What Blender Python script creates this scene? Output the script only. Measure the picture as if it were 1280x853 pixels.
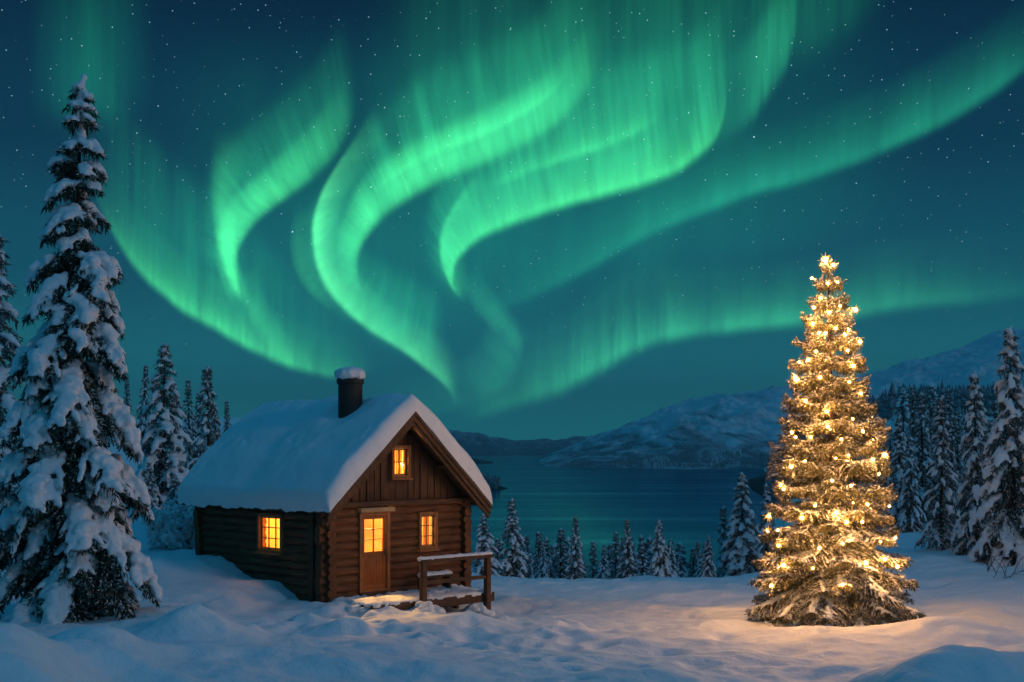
import bpy, bmesh, math, random
import numpy as np
from mathutils import Vector, Matrix, noise as mnoise

R = math.radians
scene = bpy.context.scene
for o in list(bpy.data.objects):
    bpy.data.objects.remove(o)

# ------------------------------------------------------------------ camera
F = 1600.0            # focal length in photo pixels (1280 wide)
HC = 3.8              # camera height
HOR = 560.0           # horizon row in the photo
cam_d = bpy.data.cameras.new("camera")
cam = bpy.data.objects.new("camera", cam_d)
scene.collection.objects.link(cam)
cam.location = (0, 0, HC)
cam.rotation_euler = (R(90), 0, 0)
cam_d.sensor_width = 36
cam_d.lens = 36 * F / 1280
cam_d.shift_y = (HOR - 426.5) / 1280
cam_d.clip_start = 0.3
cam_d.clip_end = 200000
scene.camera = cam

# ------------------------------------------------------------------ world: night sky with stars
SKY_GAIN = 1.0
world = bpy.data.worlds.new("World")
scene.world = world
world.use_nodes = True
wt = world.node_tree
wt.nodes.clear()
def wn(t, **k):
    n = wt.nodes.new(t)
    for a, b in k.items():
        setattr(n, a, b)
    return n
def wl(a, b):
    wt.links.new(a, b)
SUN_EL, SUN_AZ = 17.0, 125.0      # moon: low, to the right and behind the camera
tc = wn('ShaderNodeTexCoord')
sep = wn('ShaderNodeSeparateXYZ'); wl(tc.outputs['Generated'], sep.inputs[0])
ramp = wn('ShaderNodeValToRGB'); wl(sep.outputs['Z'], ramp.inputs[0])
cr = ramp.color_ramp
cr.interpolation = 'EASE'
stops = [(0.0, (.011, .190, .200)), (.06, (.0085, .135, .162)), (.14, (.0045, .068, .106)),
         (.24, (.0022, .030, .060)), (.36, (.0010, .011, .030)), (.58, (.005, .110, .225)), (1.0, (.005, .118, .245))]
while len(cr.elements) < len(stops):
    cr.elements.new(.5)
for e, (p, c) in zip(cr.elements, stops):
    e.position = p; e.color = (*c, 1)
nish = wn('ShaderNodeTexSky')
nish.sky_type = 'NISHITA'
nish.sun_disc = False
nish.sun_elevation = R(SUN_EL)
nish.sun_rotation = R(SUN_AZ)
bg_n = wn('ShaderNodeBackground'); wl(nish.outputs[0], bg_n.inputs[0]); bg_n.inputs[1].default_value = .0003
bg_g = wn('ShaderNodeBackground'); wl(ramp.outputs[0], bg_g.inputs[0]); bg_g.inputs[1].default_value = SKY_GAIN
# stars: two sizes
def stars(scale, radius, keep, gain):
    vo = wn('ShaderNodeTexVoronoi'); vo.feature = 'F1'; vo.inputs['Scale'].default_value = scale
    wl(tc.outputs['Generated'], vo.inputs['Vector'])
    lt = wn('ShaderNodeMapRange'); lt.inputs['From Min'].default_value = radius * scale; lt.inputs['From Max'].default_value = radius * scale * .2
    wl(vo.outputs['Distance'], lt.inputs['Value'])
    sc_ = wn('ShaderNodeSeparateColor'); wl(vo.outputs['Color'], sc_.inputs[0])
    kp = wn('ShaderNodeMapRange'); kp.inputs['From Min'].default_value = keep; kp.inputs['From Max'].default_value = 1.0
    kp.inputs['To Min'].default_value = 0; kp.inputs['To Max'].default_value = gain
    wl(sc_.outputs[0], kp.inputs['Value'])
    m = wn('ShaderNodeMath', operation='MULTIPLY'); wl(lt.outputs[0], m.inputs[0]); wl(kp.outputs[0], m.inputs[1])
    return m
s1 = stars(190, .00055, .05, .85)
s2 = stars(66, .00066, .5, 1.9)
sa = wn('ShaderNodeMath', operation='ADD'); wl(s1.outputs[0], sa.inputs[0]); wl(s2.outputs[0], sa.inputs[1])
fade = wn('ShaderNodeMapRange'); fade.inputs['From Min'].default_value = .03; fade.inputs['From Max'].default_value = .2
wl(sep.outputs['Z'], fade.inputs['Value'])
sm = wn('ShaderNodeMath', operation='MULTIPLY'); wl(sa.outputs[0], sm.inputs[0]); wl(fade.outputs[0], sm.inputs[1])
bg_s = wn('ShaderNodeBackground'); bg_s.inputs[0].default_value = (.55, .85, 1, 1); wl(sm.outputs[0], bg_s.inputs[1])
a1 = wn('ShaderNodeAddShader'); wl(bg_n.outputs[0], a1.inputs[0]); wl(bg_g.outputs[0], a1.inputs[1])
a2 = wn('ShaderNodeAddShader'); wl(a1.outputs[0], a2.inputs[0]); wl(bg_s.outputs[0], a2.inputs[1])
wo = wn('ShaderNodeOutputWorld'); wl(a2.outputs[0], wo.inputs[0])

# ------------------------------------------------------------------ moon (the one sun lamp)
sd = bpy.data.lights.new("moon", 'SUN')
sd.energy = .21
sd.angle = R(6)
sd.color = (.68, .78, 1.0)
moon = bpy.data.objects.new("moon", sd)
scene.collection.objects.link(moon)
az, el = R(SUN_AZ), R(SUN_EL)
to_moon = Vector((math.sin(az) * math.cos(el), math.cos(az) * math.cos(el), math.sin(el)))
moon.rotation_euler = to_moon.to_track_quat('Z', 'Y').to_euler()

# ------------------------------------------------------------------ exposure, render
scene.view_settings.view_transform = 'Standard'
scene.view_settings.look = 'None'
scene.view_settings.exposure = .3
scene.view_settings.gamma = 1
scene.view_settings.use_curve_mapping = False
scene.render.engine = 'CYCLES'
scene.cycles.use_denoising = True
scene.cycles.transparent_max_bounces = 40
scene.cycles.max_bounces = 6
scene.cycles.diffuse_bounces = 3
scene.cycles.glossy_bounces = 3
scene.cycles.transmission_bounces = 4
scene.cycles.volume_bounces = 0
scene.cycles.sample_clamp_indirect = 4
scene.cycles.caustics_reflective = False
scene.cycles.caustics_refractive = False
scene.render.dither_intensity = 1.0

# ================================================================== helpers
col = scene.collection
rng = np.random.default_rng(7)

def at(px, py, Y):
    return ((px - 640) / F * Y, Y, HC + (HOR - py) / F * Y)

def tag(o, label=None, cat=None, group=None, kind=None):
    if label: o['label'] = label
    if cat: o['category'] = cat
    if group: o['group'] = group
    if kind: o['kind'] = kind
    return o

def empty(name, loc=(0, 0, 0), rz=0):
    o = bpy.data.objects.new(name, None)
    col.objects.link(o)
    o.location = loc
    o.rotation_euler = (0, 0, rz)
    o.empty_display_size = .3
    return o

class MB:
    def __init__(self):
        self.v = []; self.f = []; self.mi = []; self.n = 0
    def add(self, verts, faces, mi=0):
        b = self.n
        self.v.extend([tuple(map(float, p)) for p in verts])
        self.f.extend([tuple(int(i) + b for i in f) for f in faces])
        self.mi.extend([mi] * len(faces))
        self.n += len(verts)
    def box(self, x0, x1, y0, y1, z0, z1, mi=0, bev=0.0):
        if bev <= 0:
            v = [(x, y, z) for x in (x0, x1) for y in (y0, y1) for z in (z0, z1)]
            f = [(0, 1, 3, 2), (4, 6, 7, 5), (0, 4, 5, 1), (2, 3, 7, 6), (0, 2, 6, 4), (1, 5, 7, 3)]
            self.add(v, f, mi)
        else:
            bm = bmesh.new()
            bmesh.ops.create_cube(bm, size=1)
            for q in bm.verts:
                q.co = Vector(((x0 + x1) / 2 + q.co.x * (x1 - x0), (y0 + y1) / 2 + q.co.y * (y1 - y0), (z0 + z1) / 2 + q.co.z * (z1 - z0)))
            bmesh.ops.bevel(bm, geom=bm.edges[:], offset=bev, segments=2, affect='EDGES', profile=.5)
            bm.verts.index_update()
            self.add([q.co for q in bm.verts], [[q.index for q in f.verts] for f in bm.faces], mi)
            bm.free()
    def tube(self, pts, rad, n=8, mi=0, caps=True):
        pts = [Vector(p) for p in pts]
        rings = []
        up = Vector((0.31, 0.17, 0.93))
        vs = []
        for i, p in enumerate(pts):
            t = (pts[min(i + 1, len(pts) - 1)] - pts[max(i - 1, 0)]).normalized()
            a = t.cross(up)
            if a.length < .05: a = t.cross(Vector((1, 0, 0)))
            a.normalize(); b = t.cross(a)
            r = rad[i] if hasattr(rad, '__len__') else rad
            for k in range(n):
                g = 2 * math.pi * k / n
                vs.append(p + a * (r * math.cos(g)) + b * (r * math.sin(g)))
        fs = []
        for i in range(len(pts) - 1):
            for k in range(n):
                k2 = (k + 1) % n
                fs.append((i * n + k, i * n + k2, (i + 1) * n + k2, (i + 1) * n + k))
        if caps:
            fs.append(tuple(range(n)))
            fs.append(tuple((len(pts) - 1) * n + k for k in range(n)))
        self.add(vs, fs, mi)
    def build(self, name, mats, parent=None, smooth=True, angle=40):
        me = bpy.data.meshes.new(name)
        me.from_pydata(self.v, [], self.f)
        return finish(me, name, mats, parent, smooth, angle, self.mi)

def finish(me, name, mats, parent=None, smooth=True, angle=None, mi=None):
    if not isinstance(mats, (list, tuple)): mats = [mats]
    for m in mats: me.materials.append(m)
    if mi is not None and len(mats) > 1:
        me.polygons.foreach_set('material_index', mi)
    if smooth:
        me.polygons.foreach_set('use_smooth', [True] * len(me.polygons))
        if angle:
            try: me.set_sharp_from_angle(angle=R(angle))
            except Exception: pass
    me.update()
    o = bpy.data.objects.new(name, me)
    col.objects.link(o)
    if parent: o.parent = parent
    return o

def np_mesh(name, V, Fq):
    """fast mesh from numpy verts and faces of one size"""
    me = bpy.data.meshes.new(name)
    V = np.ascontiguousarray(V, dtype=np.float32); Fq = np.ascontiguousarray(Fq, dtype=np.int32)
    k = Fq.shape[1]
    me.vertices.add(len(V)); me.vertices.foreach_set('co', V.ravel())
    me.loops.add(Fq.size); me.loops.foreach_set('vertex_index', Fq.ravel())
    me.polygons.add(len(Fq))
    me.polygons.foreach_set('loop_start', np.arange(0, Fq.size, k, dtype=np.int32))
    me.update(calc_edges=True)
    me.validate()
    return me

def grid_faces(nu, nv):
    i = np.arange(nu * nv).reshape(nu, nv)
    return np.stack([i[:-1, :-1], i[1:, :-1], i[1:, 1:], i[:-1, 1:]], -1).reshape(-1, 4)

# ---- numpy value noise
def _hash(ix, iy, seed):
    h = (ix.astype(np.int64) * 374761393 + iy.astype(np.int64) * 668265263 + seed * 974634777) & 0xffffffff
    h = ((h ^ (h >> 13)) * 1274126177) & 0xffffffff
    return ((h ^ (h >> 16)) & 0xffff) / 65535.0
def vnoise(x, y, seed=0):
    ix = np.floor(x); iy = np.floor(y)
    fx = x - ix; fy = y - iy
    fx = fx * fx * fx * (fx * (fx * 6 - 15) + 10); fy = fy * fy * fy * (fy * (fy * 6 - 15) + 10)
    a = _hash(ix, iy, seed); b = _hash(ix + 1, iy, seed); c = _hash(ix, iy + 1, seed); d = _hash(ix + 1, iy + 1, seed)
    return (a * (1 - fx) + b * fx) * (1 - fy) + (c * (1 - fx) + d * fx) * fy - .5
def fbm(x, y, seed=0, octs=4, gain=.5):
    s = 0; a = 1
    for k in range(octs):
        s = s + a * vnoise(x * 2 ** k, y * 2 ** k, seed + k * 17); a *= gain
    return s
def sstep(a, b, x):
    t = np.clip((x - a) / (b - a), 0, 1)
    return t * t * (3 - 2 * t)

# ================================================================== materials
def mat(name):
    m = bpy.data.materials.new(name)
    m.use_nodes = True
    nt = m.node_tree
    return m, nt, nt.nodes['Principled BSDF']
def nd(nt, t, **k):
    n = nt.nodes.new(t)
    for a, b in k.items(): setattr(n, a, b)
    return n
def coords(nt, scale=(1, 1, 1), src='Object'):
    t = nd(nt, 'ShaderNodeTexCoord'); mp = nd(nt, 'ShaderNodeMapping')
    mp.inputs['Scale'].default_value = scale
    nt.links.new(t.outputs[src], mp.inputs[0])
    return mp
def noise_tex(nt, vec, scale, detail=4, rough=.55, dist=0):
    n = nd(nt, 'ShaderNodeTexNoise')
    n.inputs['Scale'].default_value = scale; n.inputs['Detail'].default_value = detail
    n.inputs['Roughness'].default_value = rough; n.inputs['Distortion'].default_value = dist
    nt.links.new(vec.outputs[0], n.inputs['Vector'])
    return n
def ramp2(nt, fac, cols):
    r = nd(nt, 'ShaderNodeValToRGB')
    while len(r.color_ramp.elements) < len(cols): r.color_ramp.elements.new(.5)
    for e, (p, c) in zip(r.color_ramp.elements, cols):
        e.position = p; e.color = (*c, 1)
    nt.links.new(fac, r.inputs[0])
    return r
def bump(nt, bsdf, fac, strength, dist=.02, prev=None):
    b = nd(nt, 'ShaderNodeBump'); b.inputs['Strength'].default_value = strength; b.inputs['Distance'].default_value = dist
    nt.links.new(fac, b.inputs['Height'])
    if prev: nt.links.new(prev.outputs[0], b.inputs['Normal'])
    nt.links.new(b.outputs[0], bsdf.inputs['Normal'])
    return b

def snow_mat(name, base=(.80, .83, .86), b1=.35, b2=.35, s1=3.0, s2=28.0):
    m, nt, p = mat(name)
    v = coords(nt)
    n1 = noise_tex(nt, v, s1, 5, .6); n2 = noise_tex(nt, v, s2, 4, .7)
    r = ramp2(nt, n1.outputs[0], [(.25, tuple(c * .93 for c in base)), (.75, base)])
    nt.links.new(r.outputs[0], p.inputs['Base Color'])
    p.inputs['Roughness'].default_value = .62
    p.inputs['Specular IOR Level'].default_value = .25
    p.inputs['Subsurface Weight'].default_value = 0
    b = bump(nt, p, n1.outputs[0], b1, .10)
    bump(nt, p, n2.outputs[0], b2, .02, b)
    return m
M = {}
M['snow_ground'] = snow_mat('snow_ground', b1=.6, b2=.75, s1=2.4, s2=17)
M['snow_roof'] = snow_mat('snow_roof', b1=.18, b2=.35, s1=1.6, s2=26)
M['snow_tree'] = snow_mat('snow_tree', b1=.4, b2=.5, s1=5, s2=40)

def wood_mat(name, stretch, dark, light, scale=9, bumps=.6, rough=.75):
    m, nt, p = mat(name)
    v = coords(nt, stretch)
    n = noise_tex(nt, v, scale, 6, .65, .6)
    v2 = coords(nt)
    n2 = noise_tex(nt, v2, 1.3, 3, .6)
    r = ramp2(nt, n.outputs[0], [(.28, dark), (.5, tuple((a + b) / 2 for a, b in zip(dark, light))), (.72, light)])
    r2 = ramp2(nt, n2.outputs[0], [(.3, (.55, .55, .55)), (.7, (1.1, 1.05, 1.0))])
    mx = nd(nt, 'ShaderNodeMix'); mx.data_type = 'RGBA'; mx.blend_type = 'MULTIPLY'; mx.inputs[0].default_value = 1
    nt.links.new(r.outputs[0], mx.inputs[6]); nt.links.new(r2.outputs[0], mx.inputs[7])
    nt.links.new(mx.outputs[2], p.inputs['Base Color'])
    p.inputs['Roughness'].default_value = rough
    p.inputs['Specular IOR Level'].default_value = .3
    bump(nt, p, n.outputs[0], bumps, .02)
    return m
D_, L_ = (.055, .022, .010), (.25, .105, .044)
M['log_x'] = wood_mat('log_along', (.35, 4, 4), D_, L_, 5)
M['log_y'] = wood_mat('log_across', (4, .35, 4), D_, L_, 5)
M['board_z'] = wood_mat('board_upright', (5, 5, .3), (.045, .023, .013), (.18, .092, .048), 6)
M['barge'] = wood_mat('barge_wood', (1.2, 5, 1.2), (.055, .028, .014), (.19, .10, .05), 6, .4)
M['beam'] = wood_mat('beam_wood', (.4, 5, 5), (.055, .028, .014), (.18, .095, .05), 6, .4)
M['door'] = wood_mat('door_wood', (6, 6, .3), (.24, .075, .020), (.42, .135, .036), 6, .25, .55)
M['frame'] = wood_mat('frame_wood', (4, 4, .5), (.24, .10, .035), (.42, .19, .07), 7, .25, .6)
M['lintel'] = wood_mat('lintel_wood', (.4, 6, 6), (.36, .23, .12), (.60, .42, .24), 7, .25, .6)
M['sash'] = wood_mat('sash_wood', (4, 4, .6), (.32, .18, .08), (.50, .30, .14), 7, .2, .55)
M['deck'] = wood_mat('deck_wood', (.4, 5, 5), (.04, .024, .015), (.15, .085, .05), 6, .5)
M['inside'] = wood_mat('pale_inside_boards', (5, .6, 5), (.62, .48, .28), (.76, .62, .38), 3, .1)
M['bark'] = wood_mat('bark', (6, 6, 1.2), (.022, .016, .012), (.085, .06, .045), 6, .9, .9)
M['twig'] = wood_mat('twig_bark', (2, 2, 2), (.03, .022, .016), (.09, .065, .05), 8, .3, .9)

m, nt, p = mat('chimney_metal'); M['chimney'] = m
v = coords(nt, (1, 1, .5)); n = noise_tex(nt, v, 3.2, 5, .65)
r = ramp2(nt, n.outputs[0], [(.35, (.012, .013, .012)), (.6, (.030, .024, .018)), (.78, (.085, .036, .018))])
nt.links.new(r.outputs[0], p.inputs['Base Color']); p.inputs['Roughness'].default_value = .7
bump(nt, p, n.outputs[0], .4, .03)

def leaf_mat(name, a, b, trans=.0):
    m, nt, p = mat(name)
    v = coords(nt); n = noise_tex(nt, v, 2.6, 3, .6)
    r = ramp2(nt, n.outputs[0], [(.3, a), (.7, b)])
    nt.links.new(r.outputs[0], p.inputs['Base Color'])
    p.inputs['Roughness'].default_value = .7
    p.inputs['Specular IOR Level'].default_value = .25
    return m
M['needles'] = leaf_mat('spruce_needles', (.016, .030, .022), (.045, .068, .045))
M['needles_rime_haze'] = leaf_mat('rimed_hazed_needles', (.040, .062, .058), (.105, .135, .130))  # paler and bluer: rime, with distance haze put into the needle colour
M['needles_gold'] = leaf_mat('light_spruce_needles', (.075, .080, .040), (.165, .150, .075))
M['frost'] = leaf_mat('frosted_needles', (.46, .45, .42), (.68, .67, .64))

m, nt, p = mat('old_glass'); M['glass'] = m
nt.nodes.remove(p)
tr = nd(nt, 'ShaderNodeBsdfTransparent'); tr.inputs[0].default_value = (1, .93, .80, 1)
gl = nd(nt, 'ShaderNodeBsdfGlossy'); gl.inputs['Roughness'].default_value = .05
mxs = nd(nt, 'ShaderNodeMixShader'); mxs.inputs[0].default_value = .05
nt.links.new(tr.outputs[0], mxs.inputs[1]); nt.links.new(gl.outputs[0], mxs.inputs[2])
nt.links.new(mxs.outputs[0], nt.nodes['Material Output'].inputs[0])

m, nt, p = mat('curtain_cloth'); M['curtain'] = m
nt.nodes.remove(p)
df = nd(nt, 'ShaderNodeBsdfDiffuse'); tl = nd(nt, 'ShaderNodeBsdfTranslucent'); mxs = nd(nt, 'ShaderNodeMixShader')
df.inputs[0].default_value = (.70, .42, .18, 1); tl.inputs[0].default_value = (.88, .50, .17, 1); mxs.inputs[0].default_value = .6
nt.links.new(df.outputs[0], mxs.inputs[1]); nt.links.new(tl.outputs[0], mxs.inputs[2])
nt.links.new(mxs.outputs[0], nt.nodes['Material Output'].inputs[0])

def emit_mat(name, colr, strength):
    m, nt, p = mat(name)
    p.inputs['Base Color'].default_value = (*colr, 1)
    p.inputs['Emission Color'].default_value = (*colr, 1)
    p.inputs['Emission Strength'].default_value = strength
    return m
BULB = 1900.0
M['bulb'] = emit_mat('lit_bulb', (1, .455, .13), BULB)
M['bulb_glare'] = emit_mat('bulb_glare_spikes', (1, .58, .16), 1.2)  # glare burst around each bulb, shaped as thin glowing spikes
M['bulb_glare'].cycles.emission_sampling = 'NONE'
m, nt, p = mat('light_wire'); M['wire'] = m
p.inputs['Base Color'].default_value = (.03, .045, .03, 1); p.inputs['Roughness'].default_value = .5
m, nt, p = mat('dark_iron'); M['iron'] = m
p.inputs['Base Color'].default_value = (.05, .04, .035, 1); p.inputs['Metallic'].default_value = .8; p.inputs['Roughness'].default_value = .45
m, nt, p = mat('pot_clay'); M['clay'] = m
p.inputs['Base Color'].default_value = (.10, .04, .02, 1); p.inputs['Roughness'].default_value = .8

# ================================================================== ground
# cabin frame: X along the front wall, Y back along the side wall
CX, CY, CA = -4.495, 31.0, math.atan2(.712, .702)
def cab(x, y):
    return (CX + .702 * x - .712 * y, CY + .712 * x + .702 * y)

ANCH = np.array([
    (-4.6, 30.9, .02), (-8.4, 34.6, .95), (-6.6, 32.7, .42), (-9.4, 27, .26), (-12.2, 45, 1.55), (7.6, 30.5, -.32), (0, 32, -.42), (-.5, 33.0, -.45),
    (-2, 29.6, -.18), (0, 21, -.15), (14.3, 45, .05), (2.9, 46, -.95), (-1, 44, -.85), (8, 46, -.75), (20, 45, .8), (20, 30, .25),
    (-20, 30, 1.3), (-22, 45, 2.6), (-8, 20, .25), (8, 20, -.2), (14, 24, .05), (-5, 40, .35), (-2.0, 37.5, -.3), (1.5, 37, -.5), (11, 38, -.4), (16, 36, 0), (5, 26, -.25),
    (0, 10, 0), (-15, 10, .8), (15, 10, .3), (-30, 70, 5), (35, 70, 3), (-16, 60, 2.6), (-9, 52, 1.0)])
def base_h(x, y):
    num = 0; den = 0
    for ax, ay, az_ in ANCH:
        d2 = ((x - ax) ** 2 + (y - ay) ** 2) + .6
        w = d2 ** -1.6
        num = num + w * az_; den = den + w
    return num / den
BUMPS = []          # (x, y, rx, ry, height, angle)
def bump_px(px, py, Y, rx, ry, h, ang=0):
    x = (px - 640) / F * Y
    BUMPS.append((x, Y, rx, ry, h, ang))
bump_px(0, 0, 18.0, 1.15, 1.6, 1.25)           # near left mounds
bump_px(20, 0, 16.4, 1.3, .9, .55)
bump_px(118, 0, 21.5, 1.1, 1.0, .42)
bump_px(240, 0, 25.0, .95, .9, .55)
bump_px(300, 0, 23.0, 1.5, .9, .22)
bump_px(180, 0, 19.5, 1.6, .7, .22)
bump_px(370, 0, 28.0, .9, .7, .22)
bump_px(1190, 0, 19.2, 1.5, 1.3, .82)          # near right mound
bump_px(1330, 0, 20.5, 2.2, 1.6, .75)
bump_px(1090, 0, 17.8, 1.5, 1.0, .20)
bump_px(1180, 0, 27.5, 1.6, .8, .28)
bump_px(1110, 0, 31.5, 1.0, .6, .18)
for (x, y) in ((-.55, -.25), (-.25, -.75), (.15, -1.15), (.55, -1.75), (-.7, -.9), (1.5, -1.85), (-.1, -1.75)):
    a, b = cab(x, y); BUMPS.append((a, b, .32, .28, .16, 0))
for s, h in ((.7, .05), (1.4, .05), (2.1, .06), (3.0, .03), (3.9, .04)):
    a, b = cab(-.25, s); BUMPS.append((a, b, .40, .45, h, 0))
for (px, py) in ((960, 800), (1130, 770), (700, 770), (640, 745)):
    pass
_r = np.random.default_rng(11)
for k in range(70):                             # soft drifts on the field
    x = _r.uniform(-14, 17); y = _r.uniform(19, 46)
    BUMPS.append((x, y, _r.uniform(.5, 1.6), _r.uniform(.3, .8), _r.uniform(.03, .14), _r.uniform(-.4, .4)))
for k in range(170):                            # trodden lumps in front of the porch
    x = _r.uniform(-5.5, 1.5); y = _r.uniform(26.2, 30.2)
    BUMPS.append((x, y, _r.uniform(.16, .40), _r.uniform(.14, .28), _r.uniform(-.12, .13), _r.uniform(-1, 1)))
for (px, py, rr, h) in ((830, 813, .34, -.17), (975, 812, .42, -.15), (590, 800, .36, -.14), (745, 805, .25, -.10), (905, 792, .30, -.10), (1030, 795, .25, -.10), (655, 830, .3, -.16),
                        (700, 793, .20, -.12), (665, 806, .18, -.13), (625, 819, .18, -.13), (680, 799, .17, -.12), (640, 812, .17, -.13), (612, 826, .17, -.13), (870, 830, .4, -.10), (790, 838, .35, -.1), (540, 815, .5, -.12), (480, 800, .3, -.1)):
    Y = (HC + .25) * F / (py - HOR)
    BUMPS.append(((px - 640) / F * Y, Y, rr, rr * 1.25, h * 1.35, 0)); BUMPS.append(((px - 640) / F * Y, Y + rr * 1.3, rr * 1.2, rr * .6, -h * .35, 0))
_tr = catm = [(452, 776), (470, 792), (505, 802), (560, 806), (615, 808), (668, 818), (705, 836), (720, 856)]
for k in range(30):                             # a line of footprints leading away from the porch
    t = k / 29 * 6.999; i_ = int(t); f_ = t - i_
    px = _tr[i_][0] * (1 - f_) + _tr[i_ + 1][0] * f_; py = _tr[i_][1] * (1 - f_) + _tr[i_ + 1][1] * f_
    py += 3.2 * (1 if k % 2 else -1); Y = (HC + .25) * F / (py - HOR)
    BUMPS.append(((px - 640) / F * Y, Y, .20, .15, -.17, _r.uniform(-.3, .3)))
def ground_h(x, y):
    x = np.asarray(x, dtype=float); y = np.asarray(y, dtype=float)
    b = base_h(x, y)
    far = sstep(60, 150, y)
    rr = x / np.maximum(y, 1)
    right = .5 + .035 * np.clip(y - 60, 0, 700)
    left = 4.0 + .03 * np.clip(y - 70, 0, 120)
    side = np.where(rr > .05, right, left)
    b = b * (1 - far) + side * far
    lake = sstep(-.20, -.05, rr) * (1 - sstep(.17, .30, rr))
    dd = np.maximum(y - 45.5, 0); drop = (1 - np.exp(-dd * dd / (dd + 5) / 55)) * lake
    # far land runs out under the mountains
    b = b * (1 - drop) + (-24.0) * drop
    z = b
    near = (1 - sstep(60, 110, y))
    for bx, by, rx, ry, h, ang in BUMPS:
        c, s = math.cos(ang), math.sin(ang)
        u = (x - bx) * c + (y - by) * s; v = -(x - bx) * s + (y - by) * c
        q = (u / rx) ** 2 + (v / ry) ** 2
        z = z + h * np.exp(-q * 1.2)
    z = z + near * (.25 * fbm(x * .42, y * .55, 3, 4, .5) + .08 * fbm(x * 1.5 + 3, y * 2.0, 9, 3, .5))
    z = z + (1 - near) * 3.0 * fbm(x * .02, y * .02, 5, 4, .5)
    return z
def gz(x, y):
    return float(ground_h(np.array([x]), np.array([y]))[0])

def axis(c0, c1, step, lo, hi, g=1.13):
    mid = list(np.arange(c0, c1 + 1e-6, step))
    a = [mid[0]]; s = step
    while a[-1] > lo: s *= g; a.append(a[-1] - s)
    b = [mid[-1]]; s = step
    while b[-1] < hi: s *= g; b.append(b[-1] + s)
    return np.array(a[:0:-1] + mid + b[1:])
xs = axis(-15, 17, .062, -9000, 9000)
ys = axis(15.5, 47, .070, -3000, 16000)
X, Y = np.meshgrid(xs, ys, indexing='ij')
Z = ground_h(X, Y)
V = np.stack([X, Y, Z], -1).reshape(-1, 3)
g_me = np_mesh('snow_ground', V, grid_faces(len(xs), len(ys)))
ground = finish(g_me, 'snow_ground', M['snow_ground'])
tag(ground, 'blue-lit snow field with drifts and hollows around the cabin', kind='structure')

# ------------------------------------------------------------------ lake
LZ = -18.0
m, nt, p = mat('lake_water'); M['lake'] = m
v = coords(nt, (.004, .022, 1)); n = noise_tex(nt, v, 1.0, 4, .6)
v2 = coords(nt, (.2, .9, 1)); n2 = noise_tex(nt, v2, 1.0, 3, .6)
df = nd(nt, 'ShaderNodeBsdfDiffuse'); df.inputs[0].default_value = (.016, .115, .160, 1)
gl = nd(nt, 'ShaderNodeBsdfGlossy'); gl.inputs['Roughness'].default_value = .09; gl.inputs[0].default_value = (.62, .82, 1, 1)
b = nd(nt, 'ShaderNodeBump'); b.inputs['Strength'].default_value = .09; b.inputs['Distance'].default_value = .10
nt.links.new(n2.outputs[0], b.inputs['Height']); nt.links.new(b.outputs[0], gl.inputs['Normal'])
r = ramp2(nt, n.outputs[0], [(.36, (.20,) * 3), (.56, (.40,) * 3), (.68, (.60,) * 3)])
mxs = nd(nt, 'ShaderNodeMixShader'); nt.links.new(r.outputs[0], mxs.inputs[0]); nt.links.new(df.outputs[0], mxs.inputs[1]); nt.links.new(gl.outputs[0], mxs.inputs[2])
nt.nodes.remove(p); nt.links.new(mxs.outputs[0], nt.nodes['Material Output'].inputs[0])
lx = axis(-60, 60, 20, -9000, 9000, 1.4); ly = axis(60, 200, 20, 40, 16000, 1.4)
X, Y = np.meshgrid(lx, ly, indexing='ij')
lake = finish(np_mesh('lake', np.stack([X, Y, X * 0 + LZ], -1).reshape(-1, 3), grid_faces(len(lx), len(ly))), 'lake', M['lake'])
tag(lake, 'dark teal lake between the tree line and the mountains', kind='structure')

# ------------------------------------------------------------------ mountains
def mountain_mat(name, snow, dark, lo, hi, forest_z):
    m, nt, p = mat(name)
    v = coords(nt, (1, .28, 1.2)); n = noise_tex(nt, v, .020, 10, .70, .9)
    geo = nd(nt, 'ShaderNodeNewGeometry'); sp = nd(nt, 'ShaderNodeSeparateXYZ')
    nt.links.new(geo.outputs['Position'], sp.inputs[0])
    mr = nd(nt, 'ShaderNodeMapRange'); mr.inputs['From Min'].default_value = forest_z[0]; mr.inputs['From Max'].default_value = forest_z[1]
    mr.inputs['To Min'].default_value = -.16; mr.inputs['To Max'].default_value = .08
    nt.links.new(sp.outputs['Z'], mr.inputs['Value'])
    ad = nd(nt, 'ShaderNodeMath', operation='ADD'); nt.links.new(n.outputs[0], ad.inputs[0]); nt.links.new(mr.outputs[0], ad.inputs[1])
    r = ramp2(nt, ad.outputs[0], [(lo, dark), (hi, snow)])
    nt.links.new(r.outputs[0], p.inputs['Base Color'])
    p.inputs['Roughness'].default_value = .9; p.inputs['Specular IOR Level'].default_value = .1
    bump(nt, p, n.outputs[0], .7, 14)
    return m
M['mtn'] = mountain_mat('mountain_snow', (.82, .85, .88), (.16, .19, .21), .33, .54, (-18, 60))
M['mtn_far'] = mountain_mat('far_mountain_snow', (.55, .58, .62), (.05, .06, .07), .40, .62, (-18, 90))
M['shore'] = mountain_mat('wooded_shore', (.42, .45, .48), (.02, .028, .03), .46, .66, (-18, 30))

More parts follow.
